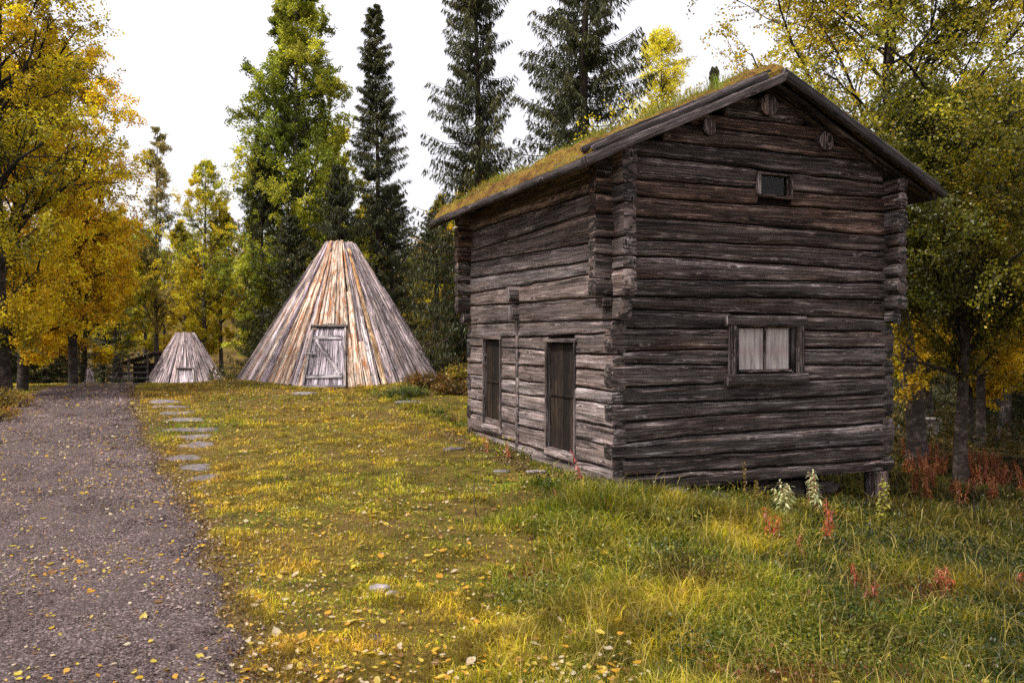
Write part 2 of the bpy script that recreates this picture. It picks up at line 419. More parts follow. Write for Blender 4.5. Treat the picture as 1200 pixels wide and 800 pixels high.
def courses(z0, z1, hmin, hmax, r):
    zs = [z0]
    while zs[-1] < z1-hmin*.6: zs.append(zs[-1]+r.uniform(hmin, hmax))
    return np.array(zs)
def wall_log(mb, frame, a0, a1, zlo, zhi, thick, c, endc, seed, power, rough, endround=0):
    """log between axial positions a0..a1; zlo, zhi functions of a; frame(a, b, z): a along the wall, b outward"""
    K = 26; n = max(4, int((a1-a0)/.035)); a = np.linspace(a0, a1, n)
    th = np.linspace(0, 2*PI, K, endpoint=False)+PI/K
    ca = np.sign(np.cos(th))*np.abs(np.cos(th))**power; sa = np.sign(np.sin(th))*np.abs(np.sin(th))**power
    lo = zlo(a); hi = zhi(a); mid = (lo+hi)/2; hh = (hi-lo)/2
    tmod = 1+.0*a
    d = rough*(fbm(a[:, None]*1.3, th[None, :]*1.0, seed*1.3, seed=11)*1.3 + .5*vn(a[:, None]*8, th[None, :]*2.4, seed*1.3, seed=12))
    # a long drying crack
    aa = a[:, None]
    for q_, (c0, sg, dp) in enumerate(((.15+.35*math.sin(seed*2.1), .10, .026), (-.45+.3*math.sin(seed*3.7), .08, .018), (.6+.2*math.sin(seed*1.3), .07, .014))):
        path = c0+.22*vn(a*1.3, seed*1.+q_*9, 0*a, seed=14)[:, None]+.05*vn(a*6, seed*1.+q_, 0*a, seed=16)[:, None]
        d = d-dp*np.exp(-((sa[None, :]-path)/sg)**2)*(ca[None, :] > .2)*S(vn(a*.8, seed*2.3+q_*5, 0*a, seed=15)[:, None]*2.2+.55)
    d = d+.0045*vn(aa*2.2, th[None, :]*7, seed*2.9, seed=18)+.003*vn(aa*14, th[None, :]*4, seed*1.9, seed=19)
    # knots stand slightly proud
    kr = np.random.default_rng(int(abs(seed)*977) % 99991)
    for _ in range(max(1, int((a1-a0)*1.3))):
        ka, ks = kr.uniform(a0, a1), kr.uniform(-.7, .7); d = d+.012*np.exp(-((aa-ka)/.025)**2-((sa[None, :]-ks)/.22)**2)*(ca[None, :] > 0)
    B = thick/2*ca[None, :]*tmod[:, None]+d*np.sign(ca)[None, :]
    Zz = mid[:, None]+sa[None, :]*(hh[:, None]+.0*d)
    P = frame(np.repeat(a[:, None], K, 1), B, Zz)
    uv = np.stack(np.broadcast_arrays(a[:, None]+seed*3.71, th[None, :]/(2*PI)*.85+seed*1.37), -1)
    mb.add(P, grid_faces(n, K, True), c, uv)
    for k, e in ((0, -1), (n-1, 1)):
        cen = np.array([a[k], 0, mid[k]])
        loc = np.stack([np.full(K, a[k]), B[k], Zz[k]], -1)
        loc2 = cen+(loc-cen)*np.array([1, .93, .93]); loc2[:, 0] += e*.005
        v = np.concatenate([loc, loc2, [cen+[e*.004, 0, 0]]])
        j = np.arange(K); j2 = (j+1) % K
        f1 = np.stack([j, j+K, j2+K, j2], -1); f2 = np.stack([j+K, np.full(K, 2*K), j2+K], -1)
        uvc = np.stack([v[:, 1]*3.5+seed*1.7, v[:, 2]*.55+seed], -1)
        mb.add(frame(v[:, 0], v[:, 1], v[:, 2]), [f1, f2], endc, uvc)
def bound(z, tilt, L, seed, amp=.012):
    return lambda a: z+tilt*(a/L-.5)+amp*fbm(a*.9, seed*5.3, 0*a, seed=21)+.004*vn(a*5, seed*3.1, 0*a, seed=22)

TK = .17
def make_wall(name, label, frame, L, hmin, hmax, opens, mat, power, rough, seed, lower_in, proj, gable, tint, inset=0, z0=-.08, zjet=1.80):
    r = np.random.default_rng(seed); mb = MB()
    top = 4.42 if gable else 3.50
    zs = courses(z0, top, hmin, hmax, r)
    if not gable: zs = np.concatenate([zs[zs < 3.36], [3.55]])
    bs = [bound(z, r.uniform(-.085, .085) if 0 < k else 0, L, seed*10+k, .022 if k else 0) for k, z in enumerate(zs)]
    for k in range(len(zs)-1):
        zm = (zs[k]+zs[k+1])/2
        up = zm > zjet
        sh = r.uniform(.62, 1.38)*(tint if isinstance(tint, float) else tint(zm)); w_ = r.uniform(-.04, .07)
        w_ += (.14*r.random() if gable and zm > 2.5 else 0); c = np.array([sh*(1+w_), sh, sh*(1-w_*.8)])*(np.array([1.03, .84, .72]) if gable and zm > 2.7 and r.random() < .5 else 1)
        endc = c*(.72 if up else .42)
        a0, a1 = (-proj, L+proj) if up else (lower_in, L-lower_in)
        if gable and not up and k % 2: a0, a1 = a0+.135, a1-.135
        if gable and not up and k % 2 == 0: a0, a1 = a0-.002, a1+.002
        if up and zs[k] < zjet+.09: a0, a1 = a0+proj*.45, a1-proj*.45
        if gable and zm > roof_z(0)-.02:
            hw = (RZ+.06-zm)/SLOPE
            if hw < .12: continue
            a0, a1 = max(-.0, L/2-hw), min(L, L/2+hw)
        segs = [(a0, a1)]
        for (o0, o1, oz0, oz1) in opens:
            if oz0 < zm < oz1:
                ns = []
                for (p, q) in segs:
                    if p < o0 < o1 < q: ns += [(p, o0), (o1, q)]
                    else: ns.append((p, q))
                segs = ns
        gap = .006
        for (p, q) in segs:
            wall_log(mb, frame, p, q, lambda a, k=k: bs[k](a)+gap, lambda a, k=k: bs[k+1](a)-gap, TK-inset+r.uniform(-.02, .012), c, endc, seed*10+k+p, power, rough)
    return mb.obj(name, mat, house, True, **({'label': label} if label else {}))
gab_front = lambda a, b, z: np.stack([a, -b+TK/2, z], -1)
side_left = lambda a, b, z: np.stack([-b+TK/2, a, z], -1)
side_right = lambda a, b, z: np.stack([GW-TK/2+b, a, z], -1)
gab_back = lambda a, b, z: np.stack([a, SL-TK/2+b, z], -1)
D = [(.87, 1.60, .24, 1.53), (3.10, 3.73, .33, 1.56)]
WIN = (1.55, 2.58, 1.05, 1.84); ATT = (1.92, 2.44, 3.22, 3.52)
make_wall('log_wall', 'gable wall of round dark logs', gab_front, GW, .16, .25, [WIN, ATT], 'log', .46, .014, 3, .0, .20, True, lambda z: 1.0 if z < 2.6 else .8)  # upper gable logs tinted darker for the shade under the eave
make_wall('log_wall', 'side wall of hewn pale grey logs with two doors', side_left, SL, .17, .27, D, 'hewn', .34, .007, 5, .016, .20, False, lambda z: 1.0 if z < 1.8 else .62)  # eave shadow on the upper storey put into the log tint
make_wall('log_wall', 'far side wall of round logs', side_right, SL, .17, .27, [], 'log', .7, .012, 8, .008, .20, False, .9)
make_wall('log_wall', 'rear gable wall of round logs', gab_back, GW, .17, .26, [], 'log', .7, .012, 9, .0, .20, True, .9)
# chinking / core behind the logs; also the painted dark interior behind the attic pane
mb = MB()
for a in (boxv(.07, .10, .1, SL-.1, -.05, 3.5), boxv(GW-.1, GW-.07, .1, SL-.1, -.05, 3.5), boxv(.11, GW-.11, .15, SL-.15, -.05, 0.02)): mb.add(*a)
for y in (.08, SL-.11):
    v = np.array([[0.08, y, -.05], [GW-.08, y, -.05], [GW-.08, y, 3.45], [GW/2, y, 4.38], [.08, y, 3.45]])
    v2 = v+[0, .03, 0]; mb.add(np.concatenate([v, v2]), [np.array([[0, 1, 2, 3, 4]]), np.array([[9, 8, 7, 6, 5]])])
mb.obj('chinking', 'chinking_and_dark_gap', house)
# partition wall ends between the doors
mb = MB(); zc = .05; r = np.random.default_rng(4); k = 0
while zc < 1.72:
    hh = r.uniform(.15, .22); cc = r.uniform(.5, .95)
    beam(mb, (.07, 2.51, zc+hh/2), (-.002-r.uniform(0, .006), 2.51, zc+hh/2), (0, 0, 1), hh*.94, r.uniform(.06, .09), (cc,)*3, K=12, power=.4, nseg=4, rough=.004); zc += hh
for zc, l in ((1.93, .10), (2.17, .14)):
    beam(mb, (.07, 2.51, zc), (-l, 2.51, zc), (0, 0, 1), .20, .15, (.8,)*3, K=16, power=.75, nseg=6)
mb.obj('partition_log_end', 'hewn', house, True)
# doors
for i, (a0, a1, z0, z1) in enumerate(D):
    mb = MB(); n = 4 if i == 0 else 3; wd = (a1-a0-.03)/n
    for k in range(n):
        v, f = boxv(.045, .065, a0+.015+k*wd+.003, a0+.015+(k+1)*wd-.003, z0-.01, z1-.02)
        sh = [1.2, .8, 1.5, 1.0][k]
        uv = np.stack([v[:, 2]+k*3.3+i, v[:, 1]+v[:, 0]+k*1.7], -1)
        zf = np.where(v[:, 2] < .8, 1.9, 1.0)[:, None]
        mb.add(v+[.004*(k % 2), 0, 0], f, np.ones((8, 3))*sh*zf, uv)
    dr = mb.obj('door', 'darkdoor', house, label=('wider dark plank door near the corner' if i == 0 else 'narrow dark plank door at the far end'))
    mb = MB()
    for y in (a0-.012, a1+.012):
        v, f = boxv(-.014, .05, y-.022, y+.022, z0-.02, z1+.02); mb.add(v, f, (.55,)*3, np.stack([v[:, 2]+y, v[:, 1]+v[:, 0]], -1))
    v, f = boxv(-.020, .05, a0-.06, a1+.06, z1+.012, z1+.055); mb.add(v, f, (.7,)*3, np.stack([v[:, 1], v[:, 2]+v[:, 0]], -1))
    mb.obj('door_frame', 'hewn', dr)
    mb = MB(); beam(mb, (.03, a0-.02, z0-.05), (.03, a1+.02, z0-.05), (0, 0, 1), .10, .12, (1.25,)*3, power=.4, nseg=10)
    mb.obj('threshold', 'hewn', dr, True)
    mb = MB(); v, f = boxv(.030, .046, a0+.03, a1-.03, z0+(z1-z0)*.5, z0+(z1-z0)*.5+.018); mb.add(v, f, (1.1,)*3, np.stack([v[:, 1], v[:, 2]], -1))
    mb.obj('batten', 'darkdoor', dr)
# curtained window
def bx(mb, x0, x1, y0, y1, z0, z1, c=(1, 1, 1), vert=False, mi=0):
    _sd[0] += 1; v, f = boxv(x0, x1, y0, y1, z0, z1); k = _sd[0]
    uv = np.stack([v[:, 2]+k*2.3, v[:, 0]+v[:, 1]+k*1.1], -1) if vert else np.stack([v[:, 0]+k*2.3, v[:, 1]+v[:, 2]+k*1.1], -1)
    mb.add(v, f, c, uv, mi)
mb = MB()
beam(mb, (1.48, .03, 1.785), (2.64, .03, 1.785), (0, 0, 1), .13, .13, (.85,)*3, power=.35, rough=.006)
beam(mb, (1.47, .02, 1.105), (2.65, .02, 1.105), (0, 0, 1), .14, .15, (.75,)*3, power=.35, rough=.006)
for x in (1.565, 2.565): beam(mb, (x, .035, 1.17), (x, .035, 1.73), (0, 1, 0), .13, .11, (.7,)*3, power=.35, rough=.004)
for x in (1.645, 2.485): bx(mb, x-.028, x+.028, .012, .07, 1.175, 1.72, (.55,)*3, True)
win = mb.obj('window', 'log', house, True, label='small square window with checked curtains')
mb = MB(); bx(mb, 1.67, 2.46, .02, .05, 1.20, 1.225, (1.6,)*3); bx(mb, 1.67, 2.46, .02, .05, 1.705, 1.72, (1.2, 1.1, .8)); bx(mb, 2.055, 2.075, .022, .046, 1.225, 1.705, (.9,)*3, True)
mb.obj('sash', 'log', win)
mb = MB()
for (x0, x1) in ((1.68, 2.055), (2.085, 2.455)):
    n = 60; xs = np.linspace(x0, x1, n); yv = .062+.006*np.sin(xs*75)+.004*np.sin(xs*131)
    zs = np.linspace(1.225, 1.70, 8); P = np.stack([np.repeat(xs[:, None], 8, 1), np.repeat(yv[:, None], 8, 1), np.repeat(zs[None], n, 0)], -1)
    uv = np.stack(np.broadcast_arrays((xs[:, None]-1.6)*1.6, (zs[None]-1.2)/.55), -1)
    mb.add(P, grid_faces(n, 8), (1, 1, 1), uv)
mb.obj('curtain', 'curtain', win, True)
mb = MB(); mb.add([[1.67, .036, 1.22], [2.46, .036, 1.22], [2.46, .036, 1.71], [1.67, .036, 1.71]], np.array([[0, 1, 2, 3]])); mb.obj('pane', 'old_glass', win)
# attic window
mb = MB()
for x in (1.945, 2.415): bx(mb, x-.022, x+.022, -.012, .06, 3.235, 3.505, (1.3,)*3, True)
bx(mb, 1.92, 2.44, -.016, .06, 3.225, 3.255, (1.3,)*3); bx(mb, 1.92, 2.44, -.016, .06, 3.487, 3.512, (1.5,)*3)
aw = mb.obj('window', 'log', house, label='tiny dark attic window')
mb = MB(); mb.add([[1.95, .04, 3.25], [2.41, .04, 3.25], [2.41, .04, 3.49], [1.95, .04, 3.49]], np.array([[0, 1, 2, 3]])); mb.obj('pane', 'old_glass', aw)
# purlins
for (s_, z_, d_, l_) in ((GW/2, 4.28, .25, .06), (1.22, 3.95, .19, .04), (2.93, 3.95, .22, .04)):
    mb = MB(); beam(mb, (s_, .3, z_), (s_, -l_, z_), (0, 0, 1), d_, d_, (.8,)*3, K=22, power=1, nseg=8, endc=(.85, .8, .8)); mb.obj('purlin', 'log', house, True)
# wall plates (top rail under the left eave)
# roof
roof = MB()
T0, T1 = -.27, SL+.30; E = .47
for sgn in (-1, 1):
    n1, n2 = 46, 90
    q = np.linspace(0, 1, n1); t = np.linspace(T0+.05, T1, n2)
    Sx = GW/2+sgn*(q*(GW/2+E-.03)); Zt = RZ+.15-SLOPE*np.abs(Sx-GW/2)
    A, B = np.meshgrid(Sx, t, indexing='ij'); Zt = np.repeat(Zt[:, None], n2, 1)
    nz = .10*fbm(A*1.6, B*1.6, seed=31)+.045*vn(A*7, B*7, seed=32)+.085
    edge = np.minimum(1, np.minimum((1-q)[:, None]*(GW/2+E)/.10, (t-T0-.02)[None, :]/.10))
    Zt = Zt+nz*edge+.03*edge-.0
    f = grid_faces(n1, n2)
    roof.add(np.stack([A, B, Zt], -1), f if sgn < 0 else f[:, ::-1])
    # front and eave faces of the sod
    top = np.stack([A[:, 0], B[:, 0], Zt[:, 0]], -1); bot = top.copy(); bot[:, 2] -= .10
    roof.add(np.concatenate([top, bot]), grid_faces(2, n1))
    top = np.stack([A[-1], B[-1], Zt[-1]], -1); bot = top.copy(); bot[:, 2] -= .09
    roof.add(np.concatenate([top, bot]), grid_faces(2, n2))
roofo = roof.obj('sod_roof', 'sod', house, True)
mb = MB()     # roof boards below
for sgn in (-1, 1):
    yv = T0+.06; r = np.random.default_rng(3)
    while yv < T1-.1:
        wd = r.uniform(.14, .22)
        p0 = (GW/2, yv+wd/2, RZ+.05); e = GW/2+sgn*(GW/2+E-.03); p1 = (e, yv+wd/2, float(RZ+.05-SLOPE*(GW/2+E-.03)))
        beam(mb, p0, p1, (0, 0, 1), .035, wd-.01, (.6+r.uniform(-.15, .15),)*3, K=8, nseg=8, power=.3, rough=.003); yv += wd
mb.obj('roof_board', 'log', roofo, True)
def verge(a, b, y, dz, h, wdt, c, name='bargeboard', K=12, power=.6):
    mb = MB(); p0 = (a, y, RZ+dz-SLOPE*abs(a-GW/2)); p1 = (b, y, RZ+dz-SLOPE*abs(b-GW/2))
    beam(mb, p0, p1, (0, 0, 1), h, wdt, c, K=K, power=power, rough=.008); mb.obj(name, 'barge', house, True)
verge(-E-.02, GW/2-.01, -.30, .085, .10, .07, (1.2,)*3)
verge(-E+.10, GW/2-.2, -.235, .18, .075, .08, (.95,)*3)
verge(-E+.02, GW/2-.1, -.17, .21, .07, .08, (.6,)*3)
verge(GW/2+.01, GW+E+.03, -.30, .105, .09, .09, (.38,)*3)
verge(GW/2+.05, GW+E, -.22, .20, .09, .10, (.45,)*3)
for y in (SL+.30,):
    verge(-E, GW/2, y, .08, .14, .08, (.8,)*3); verge(GW/2, GW+E, y, .08, .14, .08, (.8,)*3)
for sgn, c in ((-1, .62), (1, .5)):
    e = GW/2+sgn*(GW/2+E-.01); z = float(RZ+.075-SLOPE*(GW/2+E-.01))
    mb = MB(); beam(mb, (e, T0+.06, z), (e, T1, z+.01), (0, 0, 1), .10, .09, (c,)*3, rough=.012, power=.8)
    beam(mb, (e-sgn*.07, T0+.09, z+.085), (e-sgn*.07, T1-.05, z+.085), (0, 0, 1), .06, .07, (c*1.5,)*3, rough=.012, power=.8)
    mb.obj('eave_log', 'barge', house, True)
# moss fringe and grass on the roof
def blades(mb, x, y, z, h, wd, lean, c, r, droop=.35):
    """curved two-segment grass blades"""
    n = len(x); a = r.uniform(0, 2*PI, n); la = r.uniform(0, 2*PI, n)
    dx, dy = np.cos(a)*wd/2, np.sin(a)*wd/2
    lx, ly = np.cos(la)*lean, np.sin(la)*lean
    b = np.stack([x, y, z], -1); s = np.stack([dx, dy, 0*dx], -1)
    m = b+np.stack([lx*.35, ly*.35, h*.6], -1); t = b+np.stack([lx, ly, h*(1-droop*np.minimum(1, lean/h))], -1)
    V = np.stack([b-s, b+s, m+s*.75, m-s*.75, t], 1)
    i = np.arange(n)[:, None]*5
    cc = np.repeat(c[:, None, :], 5, 1).copy(); cc[:, :2] *= .55; cc[:, 4] *= 1.15
    mb.add(V, [np.concatenate([i, i+1, i+2, i+3], 1), np.concatenate([i+3, i+2, i+4], 1)], cc.reshape(-1, 3))
r = np.random.default_rng(12); mb = MB()
n = 15000; s_ = GW/2-(r.uniform(0, 1, n)**.8)*(GW/2+E-.04); t_ = r.uniform(T0+.05, T1, n)
keep = fbm(s_*1.8, t_*1.8, seed=41) > -.25; s_, t_ = s_[keep], t_[keep]; n = len(s_)
tall = np.clip(sum(np.exp(-((t_-a)/w_)**2-((s_-b)/.55)**2) for a, w_, b in ((.5, .25, .9), (1.15, .3, .35), (1.9, .3, .5), (3.1, .3, .2), (3.7, .2, .3), (.2, .2, 1.5))), 0, 1)
h = r.uniform(.012, .04, n)+tall*r.uniform(0, .24, n)
z_ = RZ+.15-SLOPE*np.abs(s_-GW/2)+.10*fbm(s_*1.6, t_*1.6, seed=31)+.045*vn(s_*7, t_*7, seed=32)+.10
c = np.array([.34, .20, .04])*(1-tall)[:, None]+np.array([.26, .30, .03])*tall[:, None]
c = c*r.uniform(.6, 1.4, (n, 1)); gsel = vn(s_*2, t_*2, seed=44) > .4; c[gsel] = c[gsel]*[.9, 1.3, .8]
blades(mb, s_, t_, z_, h, .007+0*h, h*r.uniform(.2, .8, n), c, r)
mb.obj('roof_grass', 'grass', roofo, kind='stuff')
# foundation: corner post, low stones and the dark gap underneath
gc = lambda s, t: float(gz(1.07+s*math.cos(TH)-t*math.sin(TH), 8.7+s*math.sin(TH)+t*math.cos(TH)))
mb = MB(); beam(mb, (GW-.17, .12, gc(GW, 0)-.15), (GW-.17, .12, -.09), (0, 1, 0), .24, .22, (1.5, 1.45, 1.5), nseg=12, power=.5)
mb.obj('foundation_post', 'log', house, True)
mb = MB(); beam(mb, (GW-.17, SL-.12, gc(GW, SL)-.15), (GW-.17, SL-.12, -.09), (0, 1, 0), .24, .24, (1.2,)*3, nseg=12, power=.5)
mb.obj('foundation_post', 'log', house, True)
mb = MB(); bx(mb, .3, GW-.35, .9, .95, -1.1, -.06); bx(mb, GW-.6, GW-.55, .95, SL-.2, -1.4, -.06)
mb.obj('underfloor_shade_sheet', 'chinking_and_dark_gap', house)  # dark sheet put up for the shade under the raised floor
def rock(mb, cx, cy, cz, rx, ry, rz, seed, c=(1, 1, 1), flat=1.0, n=14):
    th = np.linspace(0, 2*PI, n*2, endpoint=False); ph = np.linspace(-PI/2, PI/2, n)
    A, B = np.meshgrid(ph, th, indexing='ij')
    x, y, z = np.cos(A)*np.cos(B), np.cos(A)*np.sin(B), np.sin(A)
    d = 1+.30*fbm(x*1.6+seed*7.7, y*1.6, z*1.6, seed=51)+.08*vn(x*6+seed, y*6, z*6, seed=52)
    z2 = np.sign(z)*np.abs(z)**flat
    s_ = np.sqrt(np.maximum(0, 1-np.abs(z)**(2/flat if flat else 2)))
    mb.add(np.stack([cx+rx*x*d*1.0, cy+ry*y*d, cz+rz*z2*(.85+.15*d)], -1), grid_faces(n, 2*n, True), c)
mb = MB(); r = np.random.default_rng(9)
for k in range(34):
    s_ = r.uniform(1.6, GW-.5); t_ = r.uniform(.25, .75); zz = gc(s_, .4)+r.uniform(0, .28)*(s_/GW)
    rock(mb, s_, t_, zz, r.uniform(.10, .22), r.uniform(.08, .15), r.uniform(.03, .07), k, (.35, .3, .27), .7, 8)
mb.obj('foundation_stone', 'stone', house, kind='stuff', label='dry-laid dark flat stones piled under the raised floor')
mb = MB(); 
for k, s_ in enumerate((.1, .75, 1.35)):
    rock(mb, s_, .12, gc(s_, 0)+.0, .26, .2, .09, k+60, (.6, .58, .55), .6, 10)
mb.obj('corner_stone', 'stone', house)

# ---------------------------------------------------------------- conical plank huts
def plank_hut(name, loc, rz, Rb, Rt, H, n, label, big):
    root = empty(name, loc, rz, label, 'hut')   # local -y is the door side
    r = np.random.default_rng(17 if big else 23)
    sl = math.hypot(H, Rb-Rt); out = np.array([H, Rb-Rt])/sl   # outward normal (radial, z)
    wall = {'plank': MB(), 'peeled': MB(), 'slab': MB()}
    def cone_plank(key, a, wb, wt, f0, f1, off, thick, c):
        """plank centred at azimuth a (0 = door), fractions f0..f1 up the slope"""
        _sd[0] += 1; k = _sd[0]; ns = 14; f = np.linspace(f0, f1, ns)
        rad = Rb+(Rt-Rb)*f; z = H*f; wdt = wb+(wt-wb)*f
        wob = .012*vn(f*4, k*3.1, 0*f, seed=61)
        er = np.array([math.sin(a), -math.cos(a)]); et = np.array([math.cos(a), math.sin(a)])
        P = []
        for (sx_, o) in ((-.5, 0), (-.42, thick), (0, thick*1.25), (.42, thick), (.5, 0)):
            rr = rad+out[0]*(off+o); zz = z+out[1]*(off+o)
            x = er[0]*rr+et[0]*(wdt*sx_+wob); y = er[1]*rr+et[1]*(wdt*sx_+wob)
            P.append(np.stack([x, y, zz], -1))
        P = np.stack(P, 1)
        uv = np.stack(np.broadcast_arrays(f[:, None]*sl+k*3.3, np.array([-.6, -.42, 0, .42, .6])[None]*wdt[:, None]+k*1.7), -1)
        wall[key].add(P, grid_faces(ns, 5), c, uv)
        for e in (0, ns-1):
            v = P[e]; wall[key].add(v, np.array([[0, 1, 2, 3, 4] if e == 0 else [4, 3, 2, 1, 0]]), np.array(c)*.55, uv[e])
    da = 2*PI/n
    dw = .215 if big else .19          # half door angle
    d0 = (-.02 if big else 0.)
    # backing cone so no light shows between planks
    mbk = MB(); q = np.linspace(0, 2*PI, 49)[:-1]
    P = np.stack([np.stack([np.sin(q)*rr, -np.cos(q)*rr, 0*q+z], -1) for rr, z in ((Rb-.07, 0), (Rt-.05, H*.985))])
    mbk.add(P, grid_faces(2, 48, True)); mbk.obj('inner_lining', 'chinking_and_dark_gap', root, True)
    hf = 1.72/sl if big else 1.02/sl
    for i in range(n):
        a = (i-n/2)*da+r.uniform(-.2, .2)*da
        indoor = abs(a-d0) < dw*.92
        if abs(a-d0) < dw+.10 and big and not indoor: pass
        wb = Rb*da*r.uniform(.78, 1.02); wt = Rt*da*r.uniform(.85, 1.1)+.004
        off = r.uniform(0, .05); f1 = r.uniform(.985, 1.0) if r.random() < .8 else r.uniform(.93, .99)
        sh = r.uniform(.6, 1.25)
        c = (sh*1.02, sh*.97, sh*1.0)
        key = 'plank'
        if big:
            pl = (-1.15 < a < -.2 and r.random() < .5) or (abs(a) < .28) or (.28 <= a < .5 and r.random() < .5)
            if pl: key = 'peeled'; sh = r.uniform(.5, 1.15); c = (sh, sh*.98, sh*.96)
        if indoor:
            cone_plank(key, a, wb, wt, hf+.01, f1, off, .03, c)
        else: cone_plank(key, a, wb, wt, r.uniform(-.012, .01), f1, off, .03, c)
        if r.random() < (.35 if big else .2) and not indoor and abs(a-d0) > dw+.08:
            cone_plank(key, a+da*.5, wb*.55, wt*.6, r.uniform(0, .02), r.uniform(.45, .98), .06+r.uniform(0, .02), .03, tuple(np.array(c)*r.uniform(.7, 1.1)))
    if big:
        cone_plank('slab', .52, .13, .07, 0, .93, .09, .04, (1, 1, 1))
        cone_plank('peeled', .29, .17, .09, 0, .62, .085, .03, (1.05, 1.03, 1.))
        cone_plank('peeled', .375, .16, .12, 0, .28, .10, .03, (1., .97, .95))
        cone_plank('plank', .43, .14, .10, 0, .45, .085, .03, (1.3, 1.28, 1.3))
        cone_plank('peeled', -.36, .15, .08, 0, .95, .085, .03, (.95, .9, .85))
        cone_plank('peeled', -.47, .17, .08, 0, .99, .08, .03, (1.1, 1.02, .95))
        cone_plank('plank', -.62, .17, .06, 0, .97, .085, .03, (.75, .68, .78))
        for a in np.arange(-.15, .22, .058): cone_plank('peeled', a, .145, .03+.001, hf+.015+r.uniform(0, .01), r.uniform(.985, 1.0), .06+r.uniform(0, .02), .02, (r.uniform(.8, 1.15),)*3)
        cone_plank('peeled', -.22, .13, .05, hf-.02, .9, .09, .03, (.9, .7, .6))
    wall['plank'].obj('plank_wall', 'plank', root, label='silver grey weathered planks')
    if big:
        wall['peeled'].obj('peeled_plank_wall', 'peeled', root, label='paler orange peeled planks around the door')
        wall['slab'].obj('bark_pole', 'slab', root, label='orange and brown mottled pole')
    # door leaning with the cone: local frame on the slope
    hw0 = (.47 if big else .36); hw1 = (.36 if big else .30)
    dl = 1.70 if big else 1.0
    er = np.array([math.sin(d0), -math.cos(d0), 0]); et = np.array([math.cos(d0), math.sin(d0), 0]); ez = np.array([0, 0, 1.])
    ax = (-(Rb-Rt)*er+H*ez)/sl; nn = out[0]*er+out[1]*ez
    def pt(u_, v_, o): return Rb*er*1.0+et*u_+ax*v_+nn*o
    mb = MB(); nb = 6
    for k in range(nb):
        q0, q1 = -1+2*k/nb+.012, -1+2*(k+1)/nb-.012
        v = [pt(q*hw, vv, o) for o in (.03, .055) for (q, hw, vv) in ((q0, hw0, .06), (q1, hw0, .06), (q1, hw1, dl), (q0, hw1, dl))]
        f = np.array([[4, 5, 6, 7], [0, 1, 5, 4], [1, 2, 6, 5], [2, 3, 7, 6], [3, 0, 4, 7]])
        uv = [(vv+k*3.1, q*hw0+k) for o in (0, 1) for (q, vv) in ((q0, .06), (q1, .06), (q1, dl), (q0, dl))]
        sh = r.uniform(.85, 1.15)*(1.0 if big else 1.35); mb.add(v, f, (sh, sh*.97, sh*1.02), uv)
    door = mb.obj('door', 'door', root)
    mb = MB()
    if big:
        beam(mb, pt(-.36, 1.42, .075), pt(.33, 1.42, .075), nn, .04, .11, (.95,)*3, 0, 8, 8, .3, .003)
        mb.obj('batten', 'door', door); mb = MB()
        beam(mb, pt(-.44, .30, .075), pt(.42, .30, .075), nn, .04, .10, (.85,)*3, 0, 8, 8, .3, .003)
        mb.obj('batten', 'door', door)
        mb = MB(); beam(mb, pt(-.30, 1.36, .077), pt(.36, .36, .077), nn, .035, .10, (1.1,)*3, 0, 8, 8, .3, .003); mb.obj('brace', 'door', door)
        mb = MB(); beam(mb, pt(-.5, .93, .10), pt(-.26, .93, .10), nn, .04, .05, (.6,)*3, 0, 4, 8, .4, .002); beam(mb, pt(-.36, .86, .10), pt(-.36, 1.0, .10), nn, .05, .04, (.5,)*3, 0, 4, 8, .4, .002); mb.obj('handle', 'door', door)
    mb = MB()
    for q in (-1, 1):
        beam(mb, pt(q*(hw0+.035), 0, .05), pt(q*(hw1+.035), dl+.03, .05), nn, .11, .06, (.62,)*3, 0, 10, 8, .3, .004)
    beam(mb, pt(-hw1-.10, dl+.05, .07), pt(hw1+.10, dl+.05, .07), nn, .15, .06, (.35,)*3, 0, 6, 8, .3, .004)
    beam(mb, pt(-hw0-.05, .01, .05), pt(hw0+.05, .01, .05), nn, .16, .07, (.5,)*3, 0, 6, 8, .3, .004)
    mb.obj('door_frame', 'plank', door)
    return root
bigc = (-4.75, 22.65); zb = .36
big = plank_hut('plank_hut', (bigc[0], bigc[1], zb-.02), math.atan2(-bigc[0], bigc[1])*-1-R(0) , 2.72, .33, 3.86, 84, 'large conical plank hut with pale orange boards around its leaning grey door', True)
big.rotation_euler.z = math.atan2(bigc[0], bigc[1])*-1+R(-7)
smc = (-16.35, 41.)
small = plank_hut('plank_hut', (smc[0], smc[1], float(gz(*smc))), math.atan2(-smc[0], smc[1]), 1.9, .36, 2.7, 84, 'small distant grey conical plank hut with a low door, beyond the path', False)

